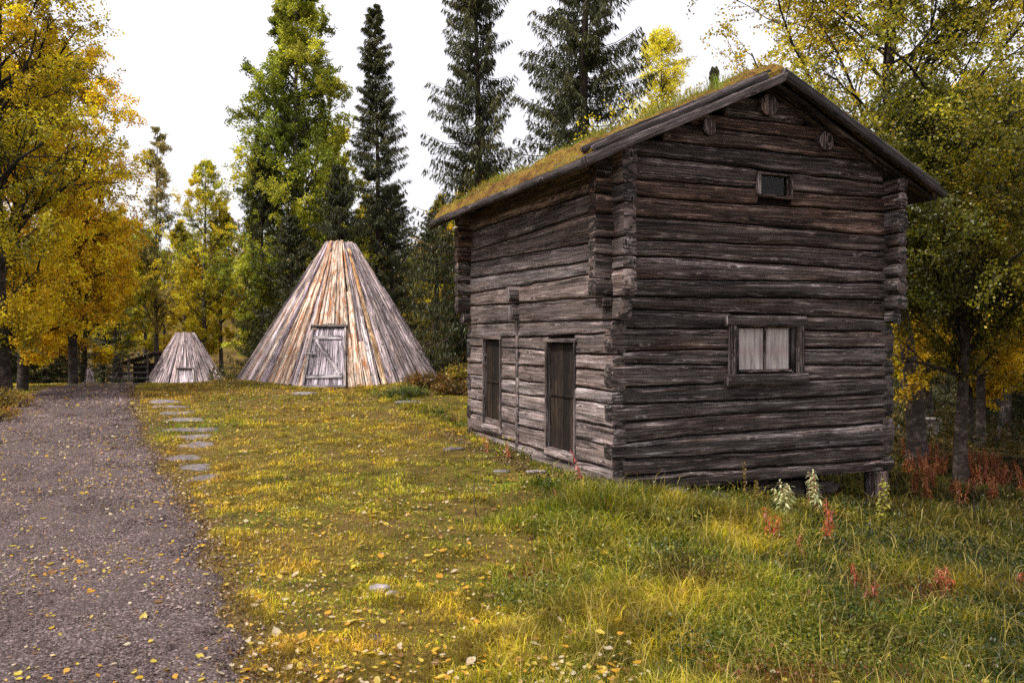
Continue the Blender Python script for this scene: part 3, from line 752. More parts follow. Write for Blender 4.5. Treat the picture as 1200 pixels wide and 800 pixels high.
# ---------------------------------------------------------------- trees
def grow(r, P, Rd, nch, tlo, thi, length, ang, upb, npts, wig, rfac, grav=0., rtip=.25, bias=1.0):
    B, n, _ = P.shape
    idx = np.repeat(np.arange(B), nch); m = len(idx)
    t = tlo+(thi-tlo)*((np.tile(np.arange(nch), B)+r.uniform(0, 1, m))/nch)**bias
    f = t*(n-1); i0 = np.minimum(f.astype(int), n-2); fr = (f-i0)[:, None]
    pos = P[idx, i0]*(1-fr)+P[idx, i0+1]*fr
    tan = P[idx, i0+1]-P[idx, i0]; tan /= np.linalg.norm(tan, axis=1, keepdims=True)+1e-9
    rad = Rd[idx, i0]*(1-fr[:, 0])+Rd[idx, i0+1]*fr[:, 0]
    v = r.normal(size=(m, 3)); v -= (v*tan).sum(1, keepdims=True)*tan; v /= np.linalg.norm(v, axis=1, keepdims=True)
    a = (ang+r.normal(0, .15, m))[:, None]
    d = np.cos(a)*tan+np.sin(a)*v; d[:, 2] += upb; d /= np.linalg.norm(d, axis=1, keepdims=True)
    L = length(idx, t, pos, r) if callable(length) else length*r.uniform(.6, 1.2, m)
    Q = np.zeros((m, npts, 3)); Q[:, 0] = pos; cur = d.copy()
    for k in range(1, npts):
        cur = cur+r.normal(0, wig, (m, 3)); cur[:, 2] += grav
        cur /= np.linalg.norm(cur, axis=1, keepdims=True)
        Q[:, k] = Q[:, k-1]+cur*(L/(npts-1))[:, None]
    r0 = np.minimum(rad*rfac, rad*.9)
    RR = r0[:, None]*np.linspace(1, rtip, npts)[None]
    return Q, RR, idx, t
def tubes(mb, P, Rd, K, c=(1, 1, 1)):
    B, n, _ = P.shape
    T = np.gradient(P, axis=1); T /= np.linalg.norm(T, axis=2, keepdims=True)+1e-9
    ref = np.where(np.abs(T[..., 2:3]) > .9, np.array([1., 0, 0]), np.array([0, 0, 1.]))
    U = np.cross(T, ref); U /= np.linalg.norm(U, axis=2, keepdims=True)+1e-9; V = np.cross(T, U)
    th = np.linspace(0, 2*PI, K, endpoint=False)
    ring = P[:, :, None]+Rd[:, :, None, None]*(U[:, :, None]*np.cos(th)[:, None]+V[:, :, None]*np.sin(th)[:, None])
    gf = grid_faces(n, K, True)
    F = (gf[None]+(np.arange(B)*n*K)[:, None, None]).reshape(-1, 4)
    cc = np.asarray(c, float)
    mb.add(ring, F, cc)
def leaves(mb, pos, size, c, r, up=.3, asp=.75):
    n = len(pos); d = r.normal(size=(n, 3)); d[:, 2] -= .5; d /= np.linalg.norm(d, axis=1, keepdims=True)
    nn = r.normal(size=(n, 3)); nn[:, 2] += up*2; s = np.cross(d, nn); s /= np.linalg.norm(s, axis=1, keepdims=True)+1e-9
    sz = size*r.uniform(.65, 1.25, n) if np.ndim(size) == 0 else size
    sz = sz[:, None]
    V = np.stack([pos, pos+d*sz*.45+s*sz*asp*.5, pos+d*sz, pos+d*sz*.45-s*sz*asp*.5], 1)
    mb.add(V, np.arange(n*4).reshape(-1, 4), np.repeat(c, 4, 0))
def palette(cols, val, r, n):
    """blend neighbouring colours by val in 0..1"""
    cols = np.array(cols, float); f = np.clip(val, 0, .999)*(len(cols)-1); i = f.astype(int); fr = (f-i)[:, None]
    return (cols[i]*(1-fr)+cols[i+1]*fr)*r.uniform(.5, 1.5, (n, 1))
def birch(seed, H, r0, width, base_f, cols, nl1=34, nl2=8, nl3=6, nleaf=26, leafs=.055, lean=(0, 0), crook=.05, fork=0, colfn=None, profile=None, trunkpts=None, tw=.33, barkc=(1, 1, 1), upb=.25, ang=.95):
    """returns trunk, branch and crown meshes, local origin at the foot"""
    r = np.random.default_rng(seed)
    n = 14; t = np.linspace(0, 1, n)
    if trunkpts is not None:
        tp = np.array(trunkpts, float); tt = np.linspace(0, 1, len(tp))
        P0 = np.stack([np.interp(t, tt, tp[:, k]) for k in range(3)], -1)
    else:
        P0 = np.stack([lean[0]*t**1.3+crook*H*.5*vn(t*2.5, seed*3.3, 0*t, seed=71)*t**.5, lean[1]*t**1.3+crook*H*.5*vn(t*2.5, seed*5.1, 0*t, seed=72)*t**.5, H*t], -1)
    P0[0] = [0, 0, -.15]
    R0 = r0*(1-t)**.8*(1-.1*t)+.012; R0[0] *= 1.25; R0[1] *= 1.08
    P0, R0 = P0[None], R0[None]
    mb1 = MB(); 
    # resample the trunk finely for a knobbly outline
    nf = 60; tf = np.linspace(0, 1, nf)
    Pf = np.stack([np.interp(tf, t, P0[0, :, k]) for k in range(3)], -1); Rf = np.interp(tf, t, R0[0])*(1+.10*vn(tf*H*1.6, seed*1.7, 0*tf, seed=73))
    tubes(mb1, Pf[None], Rf[None], 12, barkc)
    prof = profile or (lambda q: np.sin(np.clip(q, 0, 1)**.75*PI*.93+.16)**.8)
    def len1(idx, tt_, pos, r):
        q = (tt_-base_f)/(1-base_f); return width*np.maximum(.12, prof(q))*r.uniform(.65, 1.2, len(idx))
    P1, R1, i1, t1 = grow(r, P0, R0, nl1, base_f, .985, len1, ang, upb, 8, .13, .48)
    # bound limb radius by length
    P1l = np.linalg.norm(P1[:, -1]-P1[:, 0], axis=1); R1 = np.minimum(R1, (P1l*.017+.007)[:, None]*np.linspace(1, .25, 8))
    P2, R2, i2, t2 = grow(r, P1, R1, nl2, .2, 1, lambda i, t_, p, r: P1l[i]*(.5-.22*t_)*r.uniform(.6, 1.3, len(i))+.12, .75, .06, 6, .17, .55, -.01)
    P2l = np.linalg.norm(P2[:, -1]-P2[:, 0], axis=1)
    P3, R3, i3, t3 = grow(r, P2, R2, nl3, .2, 1, lambda i, t_, p, r: (P2l[i]*.35+.12)*r.uniform(.6, 1.4, len(i))*tw*2.4, .7, 0, 5, .2, .6, -.12)
    mb2 = MB(); bc = np.array(barkc)*.55
    tubes(mb2, P1, R1, 7, bc); tubes(mb2, P2, np.maximum(R2, .004), 4, bc*.8); tubes(mb2, P3, np.maximum(R3, .0025), 3, bc*.7)
    # leaves
    B = len(P3); k = np.repeat(np.arange(B), nleaf); m = len(k)
    tt_ = r.uniform(.1, 1, m)*(4); a = np.minimum(tt_.astype(int), 3); fr = (tt_-a)[:, None]
    pos = P3[k, a]*(1-fr)+P3[k, a+1]*fr+r.normal(0, .04, (m, 3))
    clump = r.uniform(0, 1, len(P1))[i2][i3][k]
    val = .5+.42*fbm(pos[:, 0]*.45, pos[:, 1]*.45, pos[:, 2]*.45, seed=seed+5)*1.6+.3*(clump-.5)+r.normal(0, .10, m)
    if colfn is not None: val = colfn(pos, val)
    c = palette(cols, val, r, m)*(.5+.9*r.random(len(P2))**1.2)[i3][k][:, None]
    mb3 = MB(); leaves(mb3, pos, leafs, np.clip(c, 0, 1), r)
    return mb1, mb2, mb3
def tree_from(name, parts, loc, rz, label, group=None, bark='birch_bark', leaf='leaf', cat='tree'):
    o = empty(name, loc, rz, label, cat, group)
    parts[0].obj('trunk', bark, o, True)
    if parts[1] is not None: parts[1].obj('branches', bark, o)
    parts[2].obj('crown', leaf, o)
    return o
def spruce(seed, H, r0, width, base, nb=170, ntw=11, cols=((.012, .015, .004), (.038, .042, .009), (.095, .09, .018)), drp=1.0, prof=None, spray=.13):
    r = np.random.default_rng(seed); n = 12; t = np.linspace(0, 1, n)
    P0 = np.stack([.02*H*vn(t*2, seed, 0*t), .02*H*vn(t*2, seed+9.1, 0*t), H*t-.1*(1-t)], -1); R0 = r0*(1-t)+.012
    mb1 = MB(); tubes(mb1, P0[None], R0[None], 10)
    q = np.sort(r.uniform(0, 1, nb)**1.0); zf = base+(1-base)*q
    az = np.arange(nb)*2.4+r.normal(0, .4, nb)
    pr = prof(q) if prof else (1-q)**.75
    L = width*pr*r.uniform(.35, 1.15, nb)*(1+.22*vn(zf*9, np.cos(az)*1.2, np.sin(az)*1.2, seed=seed))*(1-.25*S((.12-q)/.12))+.12
    pos = np.stack([np.interp(zf, t, P0[:, k]) for k in range(3)], -1)
    npt = 8; u_ = np.linspace(0, 1, npt)
    elev = (.45*q-.32*drp*(1-q))             # upward at the top, drooping below
    x = L[:, None]*u_; zz = np.tan(elev)[:, None]*x-.16*drp*(L[:, None])*np.sin(u_*PI)*(1-q[:, None])+.06*L[:, None]*u_**3
    jit = np.cumsum(r.normal(0, .02, (nb, npt)), 1)*L[:, None]
    P1 = np.stack([pos[:, 0:1]+np.cos(az)[:, None]*x-np.sin(az)[:, None]*jit, pos[:, 1:2]+np.sin(az)[:, None]*x+np.cos(az)[:, None]*jit, pos[:, 2:3]+zz], -1)
    R1 = np.minimum(.006+.006*L, .02)[:, None]*np.linspace(1, .3, npt)
    mb2 = MB(); tubes(mb2, P1, R1, 4)
    # side twigs, hanging
    m = nb*ntw*2; ib = np.repeat(np.arange(nb), ntw*2); tt_ = .12+.88*((np.tile(np.arange(ntw*2), nb)+r.uniform(0, 1, m))/(ntw*2))
    side = np.where(np.arange(m) % 2 == 0, 1, -1)
    f = tt_*(npt-1); a = np.minimum(f.astype(int), npt-2); fr = (f-a)[:, None]
    p = P1[ib, a]*(1-fr)+P1[ib, a+1]*fr
    ta = P1[ib, a+1]-P1[ib, a]; ta /= np.linalg.norm(ta, axis=1, keepdims=True)
    sv = np.stack([-np.sin(az[ib])*side, np.cos(az[ib])*side, 0*side], -1)
    tl = (.10+L[ib]*.30*(1.05-tt_))*r.uniform(.6, 1.25, m)
    d = ta*.65+sv*.75*r.uniform(.5, 1.1, (m, 1)); d[:, 2] -= .25*drp
    d /= np.linalg.norm(d, axis=1, keepdims=True)
    np_ = 4; P2 = np.zeros((m, np_, 3)); P2[:, 0] = p
    cur = d.copy()
    for k in range(1, np_):
        cur[:, 2] -= .22*drp; cur /= np.linalg.norm(cur, axis=1, keepdims=True); P2[:, k] = P2[:, k-1]+cur*(tl/(np_-1))[:, None]
    # sprays along the twigs and branch
    ns = 11; k = np.repeat(np.arange(m), ns); M_ = len(k)
    w_ = r.uniform(0, 1, M_)*(np_-1); a = np.minimum(w_.astype(int), np_-2); fr = (w_-a)[:, None]
    sp = P2[k, a]*(1-fr)+P2[k, a+1]*fr
    dd = (P2[k, a+1]-P2[k, a]); dd /= np.linalg.norm(dd, axis=1, keepdims=True)+1e-9
    dd = dd*.6+r.normal(0, .36, (M_, 3)); dd[:, 2] -= .85*drp; dd /= np.linalg.norm(dd, axis=1, keepdims=True)
    sl = spray*r.uniform(.6, 1.4, M_)[:, None]; s_ = np.cross(dd, r.normal(size=(M_, 3))); s_ /= np.linalg.norm(s_, axis=1, keepdims=True)
    wv = spray*.085*r.uniform(.7, 1.3, M_)[:, None]
    V = np.stack([sp, sp+dd*sl*.4+s_*wv, sp+dd*sl, sp+dd*sl*.4-s_*wv], 1)
    val = .45+.5*fbm(sp[:, 0]*.9, sp[:, 1]*.9, sp[:, 2]*.9, seed=seed)+.25*(tt_[k]-.5)+r.normal(0, .12, M_)
    c = palette(cols, val, r, M_)
    mb3 = MB(); mb3.add(V, np.arange(M_*4).reshape(-1, 4), np.repeat(c, 4, 0))
    return mb1, mb2, mb3

GOLD = [(.50, .40, .012), (.92, .63, .016), (1., .62, .018), (1., .48, .02)]
OLIVE = [(.17, .165, .008), (.46, .39, .014), (.80, .58, .018), (1., .62, .02)]
GREENY = [(.07, .10, .010), (.19, .24, .018), (.42, .44, .035), (.72, .64, .06)]
YEL = [(.5, .42, .02), (.85, .72, .04), (1., .84, .08), (1., .85, .14)]
RG = [(.03, .040, .005), (.09, .10, .009), (.22, .20, .013), (.66, .43, .014)]

# left: olive birch by the path, golden birch behind it
def cf_left(pos, val): return val*.85-.03+.15*S((pos[:, 0]+.5)/3)
DK = (.55, .52, .5)
tree_from('birch_tree', birch(11, 11.0, .16, 2.7, .07, OLIVE, 62, 9, 8, 20, .062, colfn=cf_left, crook=.06, barkc=DK), onground(2, 17), .4, 'tall olive and yellow birch with a rough dark trunk left of the gravel path')
tree_from('birch_tree', birch(12, 8.5, .10, 2.1, .08, GOLD, 58, 9, 8, 20, .062, barkc=DK, profile=lambda q: np.sin(np.clip(q, 0, 1)**.8*PI*.88+.25)**.6), onground(86, 22), 1.2, 'golden orange birch, brightest tree left of the path')
tree_from('birch_tree', birch(13, 6.9, .08, 1.75, .1, GOLD, 46, 8, 8, 19, .07, barkc=DK), onground(98, 27), 2.2, 'lower orange birch standing behind the golden one')
tree_from('birch_tree', birch(17, 7.6, .10, 2.2, .08, [OLIVE[1], OLIVE[2], OLIVE[3], GOLD[1]], 48, 8, 8, 20, .068, barkc=DK), onground(26, 19.3), 3.2, 'yellow birch filling the gap between the olive and the golden one')
tree_from('birch_tree', birch(14, 14.6, .12, 2.2, .15, [(.12, .13, .03), (.24, .22, .05), (.42, .34, .10), (.6, .48, .2)], 44, 7, 6, 14, .085, crook=.02, ang=.75, profile=lambda q: (1-q)**.8*.9+.12), onground(184, 48), .4, 'slender birch with a thin pale spire rising behind the small hut')
tree_from('birch_tree', birch(15, 12.4, .14, 2.5, .1, [GREENY[1], GREENY[2], OLIVE[2], YEL[1]], 44, 8, 6, 22, .08, crook=.03), onground(240, 47), 1.4, 'olive yellow birch with bare dark stem right behind the small hut')
tree_from('birch_tree', birch(16, 7.6, .12, 2.1, .12, OLIVE[:3], 40, 8, 6, 22, .08), onground(140, 46), 2.4, 'short olive birch left of the small hut, over the lean-to')
# the tall green birch behind the big hut
tree_from('birch_tree', birch(21, 15.4, .15, 3.7, .06, GREENY, 100, 9, 8, 28, .075, crook=.02, ang=1.0, upb=.15, profile=lambda q: (np.clip(1.02-q, 0, 1)**.8*.95+.05)*(.5+.5*S(q/.3)), barkc=(1.5, 1.45, 1.4)), onground(345, 30), .3, 'tall narrow green birch with a pale stem directly behind the large hut')
tree_from('birch_tree', birch(22, 10.8, .12, 1.9, .12, GREENY[1:]+[YEL[2]], 44, 8, 7, 22, .09, crook=.03), onground(398, 34), 1.3, 'yellow green birch showing between the tall birch and the slim spruce')
# yellow birch over the roof, and others behind
yb = tree_from('birch_tree', birch(23, 15.6, .10, 2.7, .3, YEL, 60, 8, 6, 15, .072, ang=.65, upb=.35, crook=.03, barkc=DK), onground(777, 36), .5, 'bright lemon yellow birch seen above the sod roof')
# the big crooked birch on the right: base (1075,545) leaning left
rp_ = onground(1076, 16)
big_pts = [(0, 0, -.1), (-.05, 0, 1.2), (-.2, .1, 2.6), (-.45, .1, 4.), (-.6, .1, 5.2), (-.55, .2, 6.6), (-.5, .2, 8), (-.4, .2, 9.6), (-.3, .2, 11)]
tree_from('birch_tree', birch(31, 11, .165, 4.6, .40, [(.09, .11, .01), (.32, .30, .018), (.58, .46, .025), (.85, .6, .04)], 50, 9, 8, 27, .060, trunkpts=big_pts, upb=.12, ang=1.05, barkc=(.8, .76, .74), profile=lambda q: np.clip(1.15-.75*q, .2, 1.1)), rp_, 0, 'big crooked birch leaning over the storehouse gable with pale patched trunk and thick bent limbs')
tree_from('birch_tree', birch(32, 6.0, .10, 2.7, .26, RG, 60, 9, 9, 30, .050, colfn=lambda pos, val: val*.85+.6*S((3.3-pos[:, 2])/1.2), crook=.07, upb=.1, barkc=(.6, .54, .5)), onground(1127, 13.4), 1.9, 'green birch with rough lichen-covered trunk standing in red undergrowth right of the storehouse')
tree_from('birch_tree', birch(33, 9.8, .13, 3.2, .10, [(.22, .18, .01), (.62, .44, .014), (.90, .58, .014), (1., .55, .02)], 60, 9, 8, 24, .07, barkc=DK), onground(1135, 23), 2.9, 'yellow orange birch behind the lichen-covered birch')
tree_from('birch_tree', birch(34, 7.4, .12, 3.0, .2, RG, 54, 9, 9, 28, .055, barkc=DK), onground(1215, 17), 2.1, 'dark green birch at the edge of the wood, farthest right')
tree_from('birch_tree', birch(35, 6.5, .055, 1.3, .45, RG, 22, 7, 5, 16, .07, trunkpts=[(0, 0, -.1), (.12, 0, .4), (.25, 0, 1.3), (.33, 0, 2.3), (.25, 0, 4), (.3, 0, 6.5)], barkc=(2.2, 2.2, 2.2)), onground(1167, 24), 0, 'thin young birch with a bent white stem in the shaded wood')
tree_from('birch_tree', birch(36, 8.5, .12, 2.4, .25, RG, 44, 8, 6, 22, .085, barkc=(.9, .85, .82)), onground(1149, 22), .8, 'grey stemmed birch just left of the thin white one')
sp_parts = spruce(41, 14, .14, 1.9, .03, 360, 11, prof=lambda q: (1-q)**.8)
tree_from('spruce_tree', sp_parts, onground(437, 30), .3, 'slim dark spruce with a pointed top between the green birch and the storehouse', bark='dark_bark', leaf='needle')
tree_from('spruce_tree', spruce(42, 13.6, .17, 2.3, .03, 360, 12, drp=1.4, prof=lambda q: np.clip((1-q), 0, 1)**.7), onground(553, 23), 1.3, 'loose drooping spruce rising from behind the back corner of the storehouse', bark='dark_bark', leaf='needle')
tree_from('spruce_tree', spruce(43, 14.6, .2, 2.6, .04, 440, 15, drp=1.2, prof=lambda q: np.clip((1-q), 0, 1)**.6), onground(690, 20.5), 2.3, 'broad thick spruce towering behind the middle of the sod roof', bark='dark_bark', leaf='needle')
s4 = tree_from('spruce_tree', spruce(44, 9.2, .16, 2.5, .02, 190, 12, prof=lambda q: (1-q)**.65), onground(310, 29), .3, 'squat dark spruce beside the large hut, left of the tall birch', bark='dark_bark', leaf='needle')
s4.scale = (.62, .62, .98)
dup(s4, onground(345, 27.5), 2.0, (.7, .7, .62), 'dark spruce hidden low behind the tall green birch')
dup(s4, onground(395, 27.5), 3.1, (.8, .8, .8), 'short black-green spruce behind the top of the large hut')
dup(s4, onground(505, 27), 4.0, (.9, .9, .62), 'short wide spruce filling the gap between large hut and storehouse')
dup(s4, onground(455, 33), 5.0, (1., 1., .9), 'dark spruce standing behind the right slope of the large hut')
dup(s4, onground(838, 32), 5.6, (.55, .55, 1.42), 'narrow spruce half hidden by leaves above the roof ridge')
dup(s4, onground(58, 23.5), 1.0, (.75, .75, .40), 'low dark spruce under the golden birch')
dup(s4, onground(20, 24), 1.9, (.9, .9, .5), 'dark spruce in the shade at the bend of the path')
dup(s4, onground(120, 40), 3.3, (1., 1., .55), 'small dark spruce beyond the crest of the path')
for k, (px, Y, s_) in enumerate(((1090, 34, .8), (1160, 31, .9), (1215, 28, .9), (1128, 40, 1.1), (1190, 38, 1.1), (1250, 34, 1.1), (1290, 26, .9), (1060, 42, 1.))):
    dup(s4, onground(px, Y), k*1.3, (s_, s_, s_*.75), 'dark spruce deep in the shaded wood right of the storehouse', group='spruces in the right wood')
# middle-distance birches, copies of two prototypes
pa = tree_from('birch_tree', birch(51, 9.5, .12, 2.3, .14, OLIVE, 36, 8, 6, 17, .095), onground(215, 52), 0, 'olive birch in the wood behind the huts', 'birches in the wood behind the huts')
pb = tree_from('birch_tree', birch(52, 9.5, .12, 2.2, .14, [GREENY[1], GREENY[2], OLIVE[2], YEL[0]], 36, 8, 6, 17, .095), onground(170, 55), 0, 'yellow green birch in the wood behind the huts', 'birches in the wood behind the huts')
r = np.random.default_rng(77); k = 0
for px in list(range(-150, 600, 42)):
    Y = r.uniform(44, 66); s_ = r.uniform(.8, 1.15); p = (pa, pb)[k % 2]; k += 1
    dup(p, onground(px+r.uniform(-12, 12), Y), r.uniform(0, 6), s_, p['label'], 'birches in the wood behind the huts')
for px in (-60, -140, -230): dup(pa, onground(px, r.uniform(17, 24)), r.uniform(0, 6), 1., 'olive birch left of the path', 'birches left of the path')
for px in (560, 620, 700, 760, 860, 930, 1000, 1060, 1110, 1170, 1230, 1300, 1380):
    Y = r.uniform(32, 50); p = (pa, pb)[k % 2]; k += 1
    dup(p, onground(px, Y), r.uniform(0, 6), r.uniform(.8, 1.05), ('olive' if p is pa else 'yellow green')+' birch in the wood behind the storehouse', 'birches behind the storehouse')
for px, Y in ((1090, 27), (1180, 27.5), (1240, 22), (1300, 19)):
    dup(pa, onground(px, Y), px*.1, .9, 'olive birch at the rear of the right wood', 'birches in the right wood')

# far-off wood on the hill: one mass
r = np.random.default_rng(5); mb = MB(); n = 520
tx = r.uniform(-95, 95, n); ty = r.uniform(66, 120, n); tz = gz(tx, ty); th_ = r.uniform(6, 10, n); con = r.random(n) < .3
per = 330; k = np.repeat(np.arange(n), per); m = len(k)
q = r.uniform(0, 1, m)**.9; wid = np.where(con[k], 1.7*(1-q)**.8, 2.2*np.sin(np.clip(q*PI*.9+.2, 0, PI))**.7)
a = r.uniform(0, 2*PI, m); rr = wid*np.sqrt(r.uniform(.2, 1, m))
pos = np.stack([tx[k]+np.cos(a)*rr, ty[k]+np.sin(a)*rr, tz[k]+th_[k]*(.05+.95*q)], -1)
cb = np.where(con[:, None], np.array([.02, .028, .012]), np.array([.22, .19, .022])*(.6+.9*r.random((n, 1)))*np.stack([np.ones(n), r.uniform(.75, 1.1, n), np.ones(n)], 1))
leaves(mb, pos, .36, cb[k]*r.uniform(.5, 1.4, (m, 1)), r)
mb.obj('distant_wood', 'leaf', kind='stuff', label='far-off autumn wood covering the hill behind the clearing', category='wood')

# ---------------------------------------------------------------- grass and ground cover
def house_local(x, y):
    dx, dy = x-1.07, y-8.7; return dx*math.cos(TH)+dy*math.sin(TH), -dx*math.sin(TH)+dy*math.cos(TH)
def blocked(x, y, m=.0):
    s_, t_ = house_local(x, y)
    h_ = (s_ > .05-m) & (s_ < GW-.1+m) & (t_ > .12-m) & (t_ < SL+m)
    return h_ | ((x-bigc[0])**2+(y-bigc[1])**2 < (2.62+m)**2)
def lit_area(r, n, y0, y1, marg=1.6):
    Y = y0*(y1/y0)**r.uniform(0, 1, n); X = r.uniform(-1, 1, n)*(.66*Y+marg); return X, Y
STONES = [(237, 561, 42, 11), (230, 548, 40, 10), (217, 537, 42, 12), (229, 522, 38, 9), (226, 513, 44, 9), (222, 504, 78, 7), (219, 492, 52, 8), (209, 484, 38, 5), (200, 477, 46, 5), (192, 470, 40, 4)]
stone_pos = [ground_at(a, b) for a, b, _, _ in STONES]
def near_stone(x, y):
    m = np.zeros(len(x), bool)
    for (sx_, sy_, _), (_, _, w_, h_) in zip(stone_pos, STONES):
        hw = w_/960*sy_/2; m |= ((x-sx_)/(hw*.72))**2+((y-sy_)/.13)**2 < 1
    return m
def tallness(x, y):
    t = S((x+.35+.5*fbm(x*.8, y*.8, seed=81)+.12*(6-y))/1.1)*S((14-y)/4+1.5*(x > 4))
    s_, t2 = house_local(x, y)
    t = np.maximum(t, .75*S(1-np.maximum(0, -s_)/.4)*(t2 > -.3)*(s_ < .2))*1.0
    t = np.where((x < .6) & (y > 9.3), t*.6, t)
    trod = S((x+.9)/1.2)
    return np.clip(t, 0, 1)
r = np.random.default_rng(91)
mb = MB(); mbt = MB()
x, y = lit_area(r, 820000, 2.3, 30)
p = path_in(x, y)
spill = r.uniform(0, 1, len(x))
ok = ((p < -.10+.16*vn(x*3, y*3, seed=131)) | ((p < .30) & (spill < .16*np.exp(-np.maximum(p, 0)/.12)*(vn(x*2.5, y*2.5, seed=132) > -.2)))) & ~blocked(x, y) & ~near_stone(x, y)
bald = fbm(x*1.3, y*1.3, seed=84)
T = tallness(x, y)
ok &= ~((bald < -.22) & (T < .3) & (spill > .35))
x, y, T, bald, p = x[ok], y[ok], T[ok], bald[ok], p[ok]; n = len(x)
wid = .0036*(y/4)**.85*r.uniform(.6, 1.5, len(y))
g1 = fbm(x*.55, y*.55, seed=85); g2 = fbm(x*2.6, y*2.6, seed=86); q = r.uniform(0, 1, n)
val = np.clip(.55+.75*g1+.55*g2+r.normal(0, .18, n), 0, 1)
short_c = palette([(.10, .19, .009), (.27, .31, .016), (.52, .43, .024), (.52, .33, .04)], val, r, n)
tall_c = palette([(.025, .055, .003), (.085, .135, .006), (.32, .31, .010), (.52, .38, .02)], val*.95, r, n)
c = short_c*(1-T)[:, None]+tall_c*T[:, None]
straw = r.random(n) < .10+.08*T; c[straw] = np.array([.50, .36, .09])*r.uniform(.6, 1.2, (straw.sum(), 1))
# brown patches, then shade at lower right and by the wood painted into the colour
brn = S(fbm(x*1.6, y*1.6, seed=140)*2.2-.15)*T; c = c*(1-brn[:, None]*.75)+np.array([.15, .075, .02])*brn[:, None]*.75*r.uniform(.4, 1.5, (n, 1))
c *= [1.0, .97, .9]
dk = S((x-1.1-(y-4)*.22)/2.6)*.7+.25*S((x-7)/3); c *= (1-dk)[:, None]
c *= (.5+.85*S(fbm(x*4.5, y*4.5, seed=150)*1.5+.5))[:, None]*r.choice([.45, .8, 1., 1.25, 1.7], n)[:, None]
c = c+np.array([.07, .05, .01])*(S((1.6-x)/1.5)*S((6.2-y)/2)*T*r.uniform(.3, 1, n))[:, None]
lush = S(1-np.abs(y-7.2-.12*x)/1.3)*S((x+.9)/.6)*S((3.2-x)/1.5)*S(vn(x*2.2, y*2.2, seed=160)*2+.6)
c = c*(1-.45*lush[:, None])+np.array([.05, .10, .004])*(.45*lush)[:, None]
h = (1+.8*lush)*r.uniform(.015, .045, n)*(.6+.9*S(g2*2+.3)+.3*S((y-8)/8))*(1-T) + T*r.uniform(.05, .20, n)*(.55+.45*S(g2*2+.6))
h *= 1+.9*lush*T
tuft = (vn(x*1.7, y*1.7, seed=88) > .45) & (T > .2); h[tuft] *= 1.35
h *= np.where(p > -.12, .6, 1)
lean = h*r.uniform(.25, 1.1, n)
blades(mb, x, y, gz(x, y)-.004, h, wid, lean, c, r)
mb.obj('grass', 'grass', kind='stuff', label='yellow green autumn grass, short on the lawn and long beside the storehouse', category='grass')
# long arching straw
n0 = 5500; x, y = lit_area(r, n0*3, 2.4, 13); T = tallness(x, y); ok = (T > .55) & ~blocked(x, y) & (r.random(len(x)) < .8); x, y = x[ok], y[ok]; n = len(x)
c = palette([(.16, .17, .02), (.42, .32, .06), (.62, .48, .14)], r.uniform(0, 1, n), r, n); c *= (1-.45*S((x-2.0-(y-4)*.25)/3))[:, None]  # straw colour carries the painted shade at lower right too
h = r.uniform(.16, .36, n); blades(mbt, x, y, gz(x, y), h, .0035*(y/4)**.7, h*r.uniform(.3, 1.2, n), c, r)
mbt.obj('tall_grass', 'grass', kind='stuff', label='long arching straw-coloured grass in the rough meadow', category='grass')
# dead leaves and bark litter gathered at the feet of walls and along the path edge
r2_ = np.random.default_rng(71); n = 16000
xa = r2_.uniform(-.55, .1, n); ta = r2_.uniform(-.2, SL+.2, n)
lx_ = 1.07+xa*math.cos(TH)-ta*math.sin(TH); ly_ = 8.7+xa*math.sin(TH)+ta*math.cos(TH)
an = r2_.uniform(0, 2*PI, n); rd = 2.66+r2_.exponential(.16, n); hx = bigc[0]+np.cos(an)*rd; hy = bigc[1]+np.sin(an)*rd
yy_ = 2.6*(20/2.6)**r2_.uniform(0, 1, n); px_ = path_r(yy_)+.16*fbm(yy_*1.1, yy_*0+3, seed=5)+r2_.normal(.03, .08, n)
lx_, ly_ = np.concatenate([lx_[::3], hx[::3], px_[::3]]), np.concatenate([ly_[::3], hy[::3], yy_[::3]]); m = len(lx_)
pos = np.stack([lx_, ly_, surf(lx_, ly_)+.006+r2_.uniform(0, .012, m)], -1)
mbl = MB(); leaves(mbl, pos, .020*(ly_/5)**.5, palette([(.05, .03, .02), (.14, .08, .035), (.32, .2, .09), (.55, .42, .2)], r2_.uniform(0, 1, m)**1.4, r2_, m), r2_, 3, .7)
mbl.obj('leaf_litter', 'leaf', kind='stuff', label='brown dead leaf litter along walls and path edge', category='litter')
# leafy herbs
mb = MB(); x, y = lit_area(r, 42000, 2.4, 26); T = tallness(x, y); pa_ = vn(x*1.2, y*1.2, seed=95)
ok = (T > .4) & ~blocked(x, y, .1) & (path_in(x, y) < -.2) & (pa_ > -.1); x, y = x[ok], y[ok]
per = 16; k = np.repeat(np.arange(len(x)), per); m = len(k); hh = r.uniform(.06, .2, len(x))[k]
pos = np.stack([x[k]+r.normal(0, .05, m), y[k]+r.normal(0, .05, m), gz(x[k], y[k])+hh*r.uniform(.25, 1, m)], -1)
c = palette([(.02, .035, .004), (.06, .10, .007), (.18, .20, .012), (.46, .36, .02)], .45+.5*vn(x[k]*1.5, y[k]*1.5, seed=96)+r.normal(0, .15, m), r, m)
redm = (vn(x*1.1, y*1.1, seed=97)[k] > .72) | ((x[k] > 5.5) & (y[k] > 10) & (r.random(m) < .3)); c[redm] = np.array([.24, .07, .02])*r.uniform(.4, 1.3, (redm.sum(), 1))
c *= (1-.6*S((pos[:, 0]-1.1-(pos[:, 1]-4)*.22)/2.6))[:, None]*.9  # same painted shade towards the right on the herb leaves
leaves(mb, pos, .021*(y[k]/5)**.6*r.uniform(.6, 1.4, m), c, r, .8, .55)
